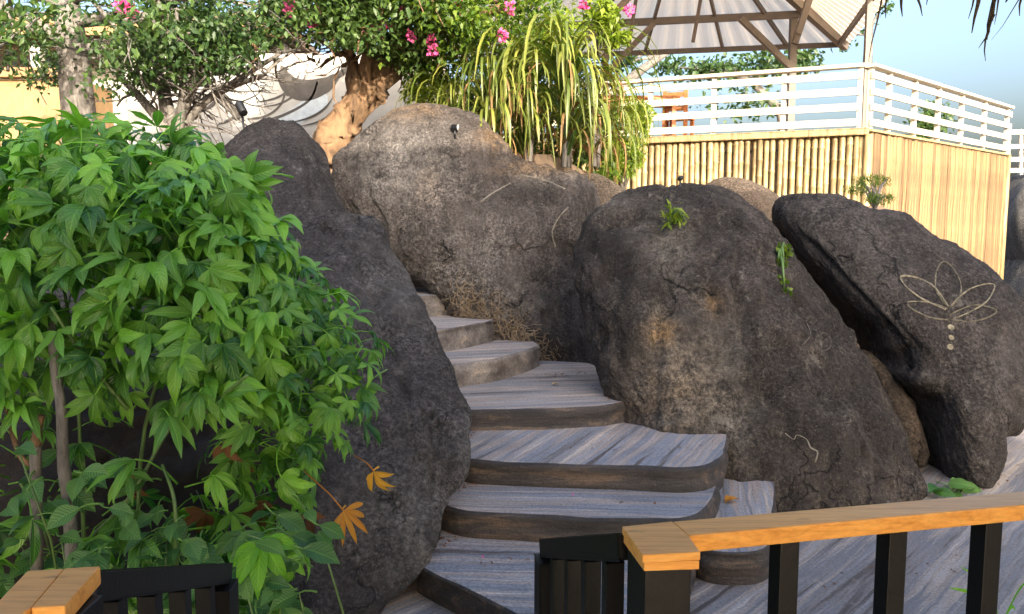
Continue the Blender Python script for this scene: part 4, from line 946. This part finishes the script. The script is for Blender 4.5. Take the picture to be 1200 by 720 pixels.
for (px, py, L_, n, lab, nm) in ((790, 262, 0.10, 60, 'small leafy weed growing from the crack on top of the middle boulder', 'rock_weed'), (912, 300, 0.055, 40, 'small round-leaved creeper on the upper right edge of the middle boulder', 'rock_creeper')):
    p = hit(B3, px, py, 0.02); 
    blobs = [(p + Vector((0, -0.05, 0.05)), .10, .06, .10, 1)] if nm == 'rock_weed' else [(hit(B3, px + dx, py + dy, 0.02), .05, .02, .05, k) for dx, dy, k in ((0, -6, 1), (8, -2, .8), (2, 12, .6), (4, 28, .2), (8, 40, .2))]
    cloud_bush(nm, lab, 'plant', blobs, n, L_, L_ * (0.3 if nm == 'rock_weed' else 0.8), M['leaf_bright'], p, 6, seed=px, tint=(0.0, 0.6), stemmat='stem_green')
cloud_bush('dark_bush', 'dense dark green bush behind the strap-leaf plants', 'bush', [(at(540, 150, 11.6), .5, .4, .5, 1), (at(590, 140, 11.6), .6, .4, .65, 1.2), (at(640, 150, 11.5), .6, .4, .6, 1.2), (at(685, 165, 11.5), .35, .35, .4, .7), (at(620, 90, 11.7), .8, .4, .5, 1)], 1500, 0.15, 0.04, M['leaf_dark'], at(600, 215, 11.6), seed=24, tint=(0.3, 1))
# trees beyond the terrace
for (nm, lab, trunk, blobs, seed, n) in (('far_tree', 'dark-leaved tree seen through the railing beyond the terrace', [(925, 190, 21), (915, 130, 21), (880, 95, 21), (840, 75, 21)], [(at(830, 82, 21), 1.0, .8, .35, .8), (at(900, 78, 21), 1.0, .9, .45, 1), (at(870, 120, 21), 1.3, .8, .5, .5), (at(780, 78, 21), .5, .5, .25, .2), (at(940, 70, 21), .6, .5, .4, .5)], 31, 620),
                                          ('far_tree', 'leaning bare-limbed tree beyond the left end of the pavilion', [(712, 130, 20), (730, 100, 20), (752, 82, 20), (775, 66, 20), (800, 50, 20)], [(at(715, 85, 20), .35, .4, .3, .3), (at(735, 72, 20), .4, .4, .2, .3)], 32, 300),
                                          ('far_tree', 'small green tree behind the railing on the right side of the terrace', [(1092, 215, 26), (1092, 150, 26)], [(at(1092, 140, 26), .7, .6, .6, 1), (at(1078, 160, 26), .5, .5, .5, .6)], 33, 700),
                                          ('far_tree', 'distant dark leaves beside the pavilion corner post', [(1015, 120, 24), (1018, 40, 24), (1022, 10, 24)], [(at(1012, 24, 24), .35, .4, .5, .3), (at(1035, 8, 24), .3, .3, .3, .25), (at(990, 50, 24), .4, .4, .3, .2)], 34, 260)):
    r2 = np.random.default_rng(seed); bs = at(*trunk[0]); t = thing(nm, lab, 'tree', bs)
    mb = MB(); mb.tube([at(*q) for q in trunk], [0.16 - 0.10 * i / (len(trunk) - 1) for i in range(len(trunk))], 8)
    C = []
    for (c, rx, ry, rz, k) in blobs:
        m_ = int(n * k); u = r2.normal(0, 1, (m_, 3)); u /= np.linalg.norm(u, axis=1, keepdims=True); u *= r2.uniform(0.2, 1.05, (m_, 1))
        C.append(np.array(c) + u * np.array([rx, ry, rz])); mb.tube([at(*trunk[-2]), (at(*trunk[-2]) + Vector(c)) / 2 + Vector((0, 0, .1)), c], [0.05, 0.03, 0.015], 5)
    mb.build('trunk', M['bark_grey'], t); C = np.concatenate(C)
    leaf_cloud(C, r2.normal(0, 1, C.shape), r2.normal(0, 1, C.shape), 0.19 * r2.uniform(.5, 1.2, len(C)), 0.10 * r2.uniform(.6, 1.2, len(C)), r2.uniform(0, .4, len(C)), 'crown', M['leaf_dark'], t)

# ------------------------------------------------------------------ big leafy shrub at the left
def leaflet(V, F, UV, T, base, az, L_, W_, el, droop, fold, wave, ph, tint, nl=8):
    """appends one lanceolate leaflet in the leaf frame (x forward, z up)"""
    ca, sa = math.cos(az), math.sin(az); n0 = len(V); p = [0.0, 0.0]; a = el
    for i in range(nl + 1):
        t = i / nl; w_ = W_ / 2 * max(0.03, math.sin(math.pi * min(1, t ** 0.92)) ** 1.05 * (1 - 0.22 * t * t * t))
        for k in range(5):
            v = k / 2 - 1; lx = p[0]; ly = v * w_; lz = p[1] + fold * abs(v) * w_ + wave * abs(v) * math.sin(t * 11 + ph + (1.3 if v > 0 else 0)) * w_
            V.append((base[0] + lx * ca - ly * sa, base[1] + lx * sa + ly * ca, base[2] + lz)); UV.append((t, k / 4)); T.append(tint + 0.12 * t)
        p[0] += math.cos(a) * L_ / nl; p[1] += math.sin(a) * L_ / nl; a -= droop / nl * (0.6 + 0.8 * t)
    for i in range(nl):
        for k in range(4): F.append((n0 + 5 * i + k, n0 + 5 * i + 5 + k, n0 + 5 * i + 6 + k, n0 + 5 * i + k + 1))
def petiole(V, F, UV, T, length, drop, tint):
    mb = MB(); mb.tube([(0, 0, 0), (-length * 0.35, 0, -drop * 0.2), (-length * 0.75, 0.01, -drop * 0.6), (-length, 0.02, -drop)], [0.0035, 0.0032, 0.0036, 0.005], 5)
    n0 = len(V); V += mb.v; F += [tuple(i + n0 for i in f) for f in mb.f]; UV += [(0.5, 0.5)] * len(mb.v); T += [tint] * len(mb.v)
def leaf_mesh(V, F, UV, T, name):
    me = bpy.data.meshes.new(name); me.from_pydata(V, [], F); me.polygons.foreach_set('use_smooth', [True] * len(F))
    a = me.attributes.new('tint', 'FLOAT', 'POINT'); a.data.foreach_set('value', T)
    u = me.uv_layers.new(name='UVMap'); li = np.empty(len(me.loops), int); me.loops.foreach_get('vertex_index', li)
    u.data.foreach_set('uv', np.array(UV)[li].ravel()); me.update(); return me
def palmate(sd_, L_=0.215, W_=0.058, n=5, droop=1.0, pet=0.30, spread=72):
    r = random.Random(sd_); V, F, UV, T = [], [], [], []
    for k in range(n):
        u = (k - (n - 1) / 2) / ((n - 1) / 2); sz = 1 - 0.38 * abs(u) ** 1.4
        leaflet(V, F, UV, T, (0.004 * abs(u), 0.004 * u, 0), u * R(spread) + r.gauss(0, .11), L_ * sz * r.uniform(.9, 1.08), W_ * (0.72 + 0.28 * sz) * r.uniform(.88, 1.1), R(r.uniform(-6, 22)), droop * r.uniform(0.6, 1.35), r.uniform(0.1, 0.6), r.uniform(0.05, 0.28), r.random() * 6, 0.50 + r.gauss(0, .12))
    petiole(V, F, UV, T, pet * 0.45, pet * 0.75, 0.8)
    return leaf_mesh(V, F, UV, T, 'palmate_leaf')
PAL = [palmate(k, n=(5, 5, 6, 4)[k % 4], droop=0.8 + 0.2 * (k % 7), spread=(44, 58, 70, 80)[(k * 5) % 4], W_=(0.050, 0.058, 0.066)[k % 3]) for k in range(14)]
for m_ in PAL: m_.materials.append(M['leaf_big'])
def frame(axis, nor):
    x = Vector(axis).normalized(); y = Vector(nor).cross(x).normalized(); z = x.cross(y); return Matrix((x, y, z)).transposed()
bush_px = [(-120, 180), (-40, 152), (40, 142), (110, 150), (190, 160), (248, 182), (295, 215), (318, 250), (340, 295), (375, 335), (408, 372), (430, 405), (430, 440), (420, 490), (400, 520), (370, 530), (350, 560), (345, 620), (350, 690), (300, 760), (120, 800), (-120, 760), (-220, 450)]
bc_px = (150, 400); bY = 3.75; blean = 0.18
bc = at(bc_px[0], bc_px[1], bY)
def bplane(p):
    d = ray(*p); t = (bY + blean * (CAMZ - bc.z)) / (d.y - blean * d.z); return (d.x * t, CAMZ + d.z * t)
bth, brr = outline_fn([bplane(p) for p in bush_px], bc.x, bc.z, 4)
def env(d, k):
    s_ = math.hypot(d.x, d.z); an = math.atan2(d.z, d.x); r = float(np.interp(an, bth, brr)) * s_ ** 0.9 * k
    z = bc.z + r * math.sin(an)
    return Vector((bc.x + r * math.cos(an), bY + blean * (z - bc.z) + d.y * (0.62 if d.y < 0 else 0.55) * k, z))
shrub = thing('leafy_shrub', 'large green shrub with drooping five-fingered leaves filling the left side', 'shrub', (bc.x - 0.2, bY, 0.0))
rs = random.Random(3); cand = []
tries = 0
while len(cand) < 1250 and tries < 14000:
    tries += 1
    d = Vector((rs.gauss(0, 1), rs.gauss(-0.35, 0.9), rs.gauss(0, 1))).normalized(); k = rs.choice((1.03, 0.99, 0.95, 0.88, 0.78, 0.65)) * (1 + 0.07 * noise.noise(d * 3.1 + Vector((5, 1, 2))))
    p = env(d, k)
    if p.z < 0.15 or p.y < 2.35: continue
    q = proj(np.array(p)); 
    if q[0] < -170 or q[1] > 800: continue
    rec = math.hypot((q[0] - 255) / 95, (q[1] - 565) / 95)
    if rec < 1 and rs.random() < (0.93 if d.y < 0 else 0.5): continue
    if q[0] < 215 and q[1] > 450 and rs.random() < 0.75: continue
    sep_ = 0.076 if k > 0.9 else 0.055
    if any((p - c[0]).length < sep_ for c in cand): continue
    cand.append((p, d, k, q))
items = []
for (p, d, k, q) in cand:
    out = Vector((d.x * 0.9, d.y * 1.0 - 0.15, d.z * 0.7)); out.normalize()
    top = max(0.0, d.z)
    ax = Vector((out.x * 0.8 + rs.gauss(0, .55), out.y * 0.8 + rs.gauss(0, .45), -0.85 + 0.55 * top + rs.gauss(0, .35)))
    nor = Vector((out.x * 0.55 + rs.gauss(0, .42), out.y * 0.75 + rs.gauss(0, .35) - 0.15, 0.75 + rs.gauss(0, .3)))
    sc_ = rs.uniform(0.68, 1.05) * (0.72 if q[0] > 330 and q[1] > 250 else 1.0)
    items.append((p, frame(ax, nor), sc_, rs.randrange(14), q, k, d))
def score(it):
    p, _, s_, _, q, k, d = it
    vis = 1.0 if (-20 < q[0] < 1200 and -20 < q[1] < 730) else 0.1
    return vis * s_ / p.y * (1.0 if d.y < 0.25 else 0.4) * k
items.sort(key=score, reverse=True)
for (p, m3, s_, v, q, k, d) in items[:285]:
    o = link('palmate_leaf', PAL[v], None, shrub, loc=p); o.rotation_euler = m3.to_euler(); o.scale = (s_ * rs.uniform(.85, 1.2), s_ * rs.uniform(.8, 1.1), s_ * rs.uniform(.7, 1.3))
AV, AF, AU, AT = [], [], [], []
def mesh_arrays(me):
    n = len(me.vertices); v = np.empty(n * 3); me.vertices.foreach_get('co', v); t = np.empty(n); me.attributes['tint'].data.foreach_get('value', t)
    return v.reshape(-1, 3), [list(f.vertices) for f in me.polygons], t
def uv_per_vertex(me):
    u = np.zeros((len(me.vertices), 2)); l = np.empty(len(me.loops), int); me.loops.foreach_get('vertex_index', l); w_ = np.empty(len(me.loops) * 2); me.uv_layers[0].data.foreach_get('uv', w_); u[l] = w_.reshape(-1, 2); return u
PA = [mesh_arrays(m_) + (uv_per_vertex(m_),) for m_ in PAL]
off = 0; o0 = np.array(org(shrub))
for (p, m3, s_, v, q, k, d) in items[285:]:
    vv, ff, tt, uu = PA[v]; W_ = vv @ np.array(m3).T * s_ + np.array(p) - o0
    AV.append(W_); AF += [[i + off for i in f] for f in ff]; AU.append(uu); AT.append(tt + rs.uniform(-.5, .3)); off += len(W_)
me = leaf_mesh(np.concatenate(AV).tolist(), AF, np.concatenate(AU).tolist(), np.concatenate(AT).tolist(), 'inner_foliage')
o = link('inner_foliage', me, M['leaf_big'], shrub); o['kind'] = 'stuff'
# wilted yellow, brown and fresh leaves on long stalks
def special(px, py, Y, axis, nor, mat, L_, W_, n, droop, label, sd_, stalk, spread=70):
    me = palmate(sd_, L_, W_, n, droop, 0.02, spread); me.materials.append(M[mat]); p = at(px, py, Y)
    o = link('palmate_leaf', me, None, shrub, loc=p); o.rotation_euler = frame(axis, nor).to_euler(); o['label'] = label
    a = at(*stalk); mb = MB(); mb.tube([p, (p * 2 + a) / 3 + Vector((0, 0, 0.012)), a], [0.0035, 0.003, 0.003], 5); mb.build('leaf_stalk', M['leaf_yellow'] if 'yellow' in mat else M['stem_green'], shrub)
special(402, 598, 3.25, (0.75, -0.2, -0.75), (0.3, -0.85, 0.35), 'leaf_yellow', 0.18, 0.027, 6, 1.7, 'wilted orange-yellow leaf hanging low against the dark rock', 101, (356, 552, 3.4), 66)
special(438, 552, 3.3, (0.35, -0.1, -0.95), (-0.5, -0.75, 0.1), 'leaf_yellow', 0.16, 0.030, 5, 1.8, 'wilted yellow leaf at the right edge of the shrub', 102, (415, 534, 3.45), 60)
special(360, 602, 3.3, (0.05, -0.1, -1), (0.2, -0.9, 0.1), 'leaf_brown', 0.13, 0.04, 3, 0.6, 'shrivelled brown leaf hanging beside the orange one', 103, (338, 575, 3.4))
special(306, 632, 2.85, (0.18, -0.55, -0.75), (0.1, -0.75, 0.55), 'leaf_young', 0.22, 0.066, 5, 1.1, 'fresh bright lime-green leaf above the black balustrade', 104, (262, 628, 3.0))
for k, (x, y) in enumerate(((262, 520), (290, 545), (240, 600), (300, 590), (275, 630), (150, 560))):
    special(x, y, 3.65 + 0.1 * (k % 2), (rs.gauss(0, .5), -0.3, -1), (rs.gauss(0, .5), -0.8, 0.3), 'leaf_brown', 0.15, 0.05, 4, 0.9, 'dry brown leaf in the shaded hollow of the shrub', 110 + k, (x - 10, y - 25, 3.8))
# woody stems
def stem(px, r0, r1, mat, name='stem', parent=None):
    P = catmull([at(*q) for q in px], 5); mb = MB(); n = len(P)
    mb.tube(P, [(r0 + (r1 - r0) * i / (n - 1)) * (1 + 0.18 * noise.noise(P[i] * 14)) for i in range(n)], 9); return mb.build(name, mat, parent or shrub)
stem([(82, 760, 3.15), (84, 655, 3.15), (80, 590, 3.15), (74, 540, 3.15), (72, 480, 3.15), (66, 440, 3.2), (60, 380, 3.3)], 0.027, 0.018, M['bark_grey'])
stem([(44, 740, 3.2), (43, 640, 3.2), (42, 560, 3.2), (42, 520, 3.2)], 0.026, 0.022, M['bark_grey'])
stem([(42, 522, 3.2), (44, 505, 3.2), (49, 487, 3.2)], 0.024, 0.014, M['bark_warm'], 'cut_stub')
stem([(40, 545, 3.2), (28, 540, 3.2), (18, 520, 3.2), (8, 480, 3.2), (0, 445, 3.2)], 0.013, 0.008, M['bark_warm'])
for a in ([(95, 640, 3.4), (150, 585, 3.4), (200, 500, 3.5), (260, 420, 3.6)], [(210, 720, 3.2), (206, 640, 3.1), (204, 585, 3.1), (190, 545, 3.2)], [(130, 500, 3.5), (128, 430, 3.4), (125, 380, 3.3), (110, 340, 3.2)], [(150, 480, 3.3), (100, 420, 3.25), (60, 360, 3.2)], [(215, 510, 3.3), (255, 470, 3.2), (290, 440, 3.1)], [(160, 700, 3.6), (170, 500, 3.7), (230, 320, 3.7), (240, 220, 3.7)], [(100, 700, 3.7), (90, 450, 3.7), (60, 250, 3.7)]):
    stem(a, 0.010, 0.006, M['stem_green'], 'green_stem')

# low broad-leaved undergrowth at the bottom left
def ovate(sd_):
    r = random.Random(sd_); V, F, UV, T = [], [], [], []
    leaflet(V, F, UV, T, (0, 0, 0), 0, 0.125 * r.uniform(.9, 1.1), 0.075, R(10), 0.8, 0.3, 0.06, r.random() * 6, 0.4, 7); petiole(V, F, UV, T, 0.06, 0.02, 0.7)
    me = leaf_mesh(V, F, UV, T, 'ovate_leaf'); me.materials.append(M['leaf_ovate']); return me
OV = [ovate(k) for k in range(6)]
for (lab, region, n, Yr, cat) in (('low undergrowth of broad oval leaves around the woody stems at the left edge', [(-30, 235), (520, 735)], 105, (2.75, 3.5), 'undergrowth'), ('low leafy plant at the foot of the shrub behind the black balustrade', [(185, 385), (585, 735)], 85, (2.75, 3.4), 'undergrowth')):
    t = thing('broad_leaf_undergrowth', lab, cat, (at(sum(region[0]) / 2, 700, 3.2).x, 3.2, 0.0)); cnt = 0; sp = []
    while cnt < n:
        x, y = rs.uniform(*region[0]), rs.uniform(*region[1]) if rs.random() < 0.3 else rs.triangular(region[1][0], region[1][1], region[1][1])
        if math.hypot((x - 255) / 85, (y - 540) / 85) < 1: continue
        if region[0][0] > 100 and x > 385 - (y - 585) * 0.25: continue
        p = at(x, y, rs.uniform(*Yr))
        if any((p - q).length < 0.05 for q in sp): continue
        sp.append(p); a = rs.uniform(-2.6, 0.3)
        o = link('ovate_leaf', OV[rs.randrange(6)], None, t, loc=p); o.rotation_euler = frame((math.cos(a), math.sin(a) * 0.8, rs.uniform(-0.8, 0.1)), (rs.gauss(0, .3), -0.55, 0.8)).to_euler(); q = rs.uniform(0.65, 1.25); o.scale = (q, q, q); cnt += 1
    mb = MB()
    for k in range(12):
        e_ = sp[rs.randrange(len(sp))]; b0 = Vector((e_.x + rs.gauss(0, .1), e_.y + 0.15, max(0, e_.z - 0.9))); mb.tube([b0, (b0 + e_) / 2 + Vector((0, .04, .05)), e_], [0.006, 0.005, 0.003], 5)
    o = mb.build('stems', M['stem_green'], t); o['kind'] = 'stuff'

# small plants on the floor at the right
t = thing('grass_tuft', 'little tuft of arching grass blades on the floor behind the right railing posts', 'plant', onz(1172, 735, 0))
b0 = onz(1172, 735, 0)
for (x, y, w_) in ((1112, 689, .012), (1126, 664, .010), (1190, 715, .010), (1205, 680, .010), (1150, 700, .009)):
    e_ = at(x, y, b0.y - 0.15); P = [b0, (b0 + e_) / 2 + Vector((0, -.02, 0.07)), e_]; P = catmull(P, 5); n = len(P); V = []
    for i, p in enumerate(P):
        ww = w_ * math.sin(math.pi * (0.15 + 0.85 * i / (n - 1))) + 0.001; V += [p + Vector((0, 0, ww)), p + Vector((0, -ww * .5, 0)), p - Vector((0, 0, ww))]
    mb = MB(); mb.add(V, [(3 * i + k, 3 * i + k + 1, 3 * i + k + 4, 3 * i + k + 3) for i in range(n - 1) for k in range(2)]); o = mb.build('blade', M['leaf_young'], t)
    a_ = o.data.attributes.new('tint', 'FLOAT', 'POINT'); a_.data.foreach_set('value', [0.2] * len(V)); o.data.uv_layers.new(name='UVMap')
t = thing('floor_plant', 'green broad-leaved plant at the foot of the gap between the right boulders', 'plant', onz(1105, 585, 0))
for k in range(9):
    p = at(1092 + 7 * k + rs.uniform(-4, 4), 577 - 5 * (k % 3), 6.05 + 0.04 * k); o = link('ovate_leaf', OV[k % 6], None, t, loc=p); a = rs.uniform(-2.6, -0.4); o.rotation_euler = frame((math.cos(a), math.sin(a), 0.1), (rs.gauss(0, .3), -0.6, 0.7)).to_euler(); q = rs.uniform(1.1, 1.6); o.scale = (q, q, q)
mb = MB()
for k in range(5): e_ = at(1094 + 12 * k, 572, 6.1); mb.tube([(e_.x, 6.15, 0), e_], [0.008, 0.005], 5)
mb.build('stems', M['stem_green'], t)['kind'] = 'stuff'

# ------------------------------------------------------------------ dry root mat beside the upper steps
mb = MB(); rs = random.Random(44)
for k in range(520):
    u = rs.random(); x = 532 + 118 * u + rs.gauss(0, 9); y = np.interp(u, [0, .4, .8, 1], [352, 378, 412, 440]) + rs.gauss(0, 15)
    p = hit(B2, x, y, 0.012)
    if not p: continue
    q = hit(B2, x + rs.gauss(0, 7), y + rs.gauss(3, 8), rs.uniform(0.01, 0.05))
    if not q or (p - q).length > 0.3: continue
    m_ = (p + q) / 2 + Vector((rs.gauss(0, .012), -rs.random() * 0.03, rs.gauss(0, .012)))
    mb.tube([p, m_, q], [0.004, 0.0045, 0.003], 3, cap=False)
o = mb.build('dry_root_mat', M['straw']); tag(o, 'dry tangled roots and straw clinging beside the upper steps', 'dry roots', kind='stuff')

LC = []; rs = random.Random(77); nr = np.random.default_rng(77)
for (poly, z, n, sp) in (([(690, 452), (745, 478)], 0.672, 26, 5), ([(752, 492), (800, 493), (850, 508)], 0.507, 40, 5), ([(853, 545), (905, 552)], 0.207, 26, 4), ([(912, 600), (1000, 592), (1090, 586)], 0.006, 60, 6), ([(552, 512), (560, 500)], 0.507, 16, 4), ([(536, 575), (560, 560)], 0.342, 20, 5), ([(490, 650), (540, 625)], 0.177, 26, 6), ([(640, 440), (690, 436)], 0.672, 26, 4), ([(1100, 582), (1160, 572), (1200, 540)], 0.006, 40, 5), ([(600, 560), (800, 590)], 0.342, 8, 14), ([(600, 530), (820, 520)], 0.507, 10, 12), ([(560, 660), (620, 650)], 0.177, 6, 12), ([(960, 690), (1180, 640)], 0.006, 18, 25)):
    for k in range(n):
        f = rs.random() * (len(poly) - 1); i = min(int(f), len(poly) - 2); a, b_ = poly[i], poly[i + 1]; f -= i
        LC.append(tuple(onz(a[0] + (b_[0] - a[0]) * f + rs.gauss(0, sp), a[1] + (b_[1] - a[1]) * f + rs.gauss(0, sp * 0.4), z)))
LC = np.array(LC); Dn = nr.normal(0, 1, LC.shape); Dn[:, 2] *= 0.15
lt = leaf_cloud(LC, Dn, nr.normal(0, 0.25, LC.shape) + np.array([0, 0, 1]), nr.uniform(0.012, 0.045, len(LC)), nr.uniform(0.008, 0.022, len(LC)), nr.uniform(0, 1, len(LC)), 'leaf_litter', M['leaf_brown'], None)
tag(lt, 'scattered dry leaf bits along the edges of the steps and floor', 'leaf litter', kind='stuff')
# ------------------------------------------------------------------ garden spotlights and fallen leaves
def spotlight(label, base, head, aim, r, l, stake):
    t = thing('garden_spotlight', label, 'spotlight', base); head = Vector(head); aim = Vector(aim).normalized()
    mb = MB(); mb.tube([head - aim * l, head - aim * l * 0.9, head + aim * l * 0.9, head + aim * l], [r * .75, r, r, r * 1.1], 12); mb.build('housing', M['housing'], t)
    mb = MB(); mb.tube([head + aim * (l + 0.001), head + aim * (l + 0.006)], [r * 0.98, r * 0.95], 12); mb.build('lens', M['lens'], t)
    mb = MB(); mb.tube([Vector(base) - Vector((0, 0, 0.1)), head - Vector((0, 0, r * 0.8))], stake, 6); mb.build('stake', M['housing'], t)
b0 = at(288, 156, 7.9); spotlight('black garden spotlight on a stake above the left rock, in front of the mural', b0, at(283, 128, 7.9), (-0.5, 0.6, 0.7), 0.042, 0.07, 0.011)
p = hit(B2, 533, 153, 0.03); spotlight('small black and white spotlight on the face of the tall boulder', p, p + Vector((0, -.02, .02)), (1, -0.25, -0.05), 0.032, 0.035, 0.012)
p = hit(B3, 797, 219, 0.0); spotlight('tiny dark spotlight on top of the middle boulder', p, p + Vector((0, 0, 0.075)), (0.3, 0.9, 0.2), 0.022, 0.03, 0.009)
def litter(label, x, y, z, mat, L_, W_, rz, n=1, nm='fallen_leaf'):
    V, F, UV, T = [], [], [], []
    for k in range(n): leaflet(V, F, UV, T, (0, 0, 0.006), rz + k * 0.6, L_, W_, R(20), 0.9, 0.5, 0.1, k, 0.5, 5)
    me = leaf_mesh(V, F, UV, T, nm); p = onz(x, y, z); o = link(nm, me, M[mat]); o.location = p; return tag(o, label, 'leaf')
litter('yellow fallen leaf lying on the right block step', 850, 590, 0.203, 'leaf_yellow', 0.12, 0.05, 0.3, 2)
litter('pale fallen leaf on the tread at the bend of the stairs', 647, 452, 0.668, 'straw', 0.07, 0.035, 0.1, 2)
litter('tiny pink petal on the second lowest tread', 670, 582, 0.338, 'flower', 0.025, 0.02, 0.5, nm='fallen_petal')
litter('tiny pink petal on the third tread', 765, 496, 0.503, 'flower', 0.025, 0.02, 1.5, nm='fallen_petal')
litter('tiny pink petal on the lowest wide tread', 567, 655, 0.173, 'flower', 0.025, 0.02, 2.5, nm='fallen_petal')
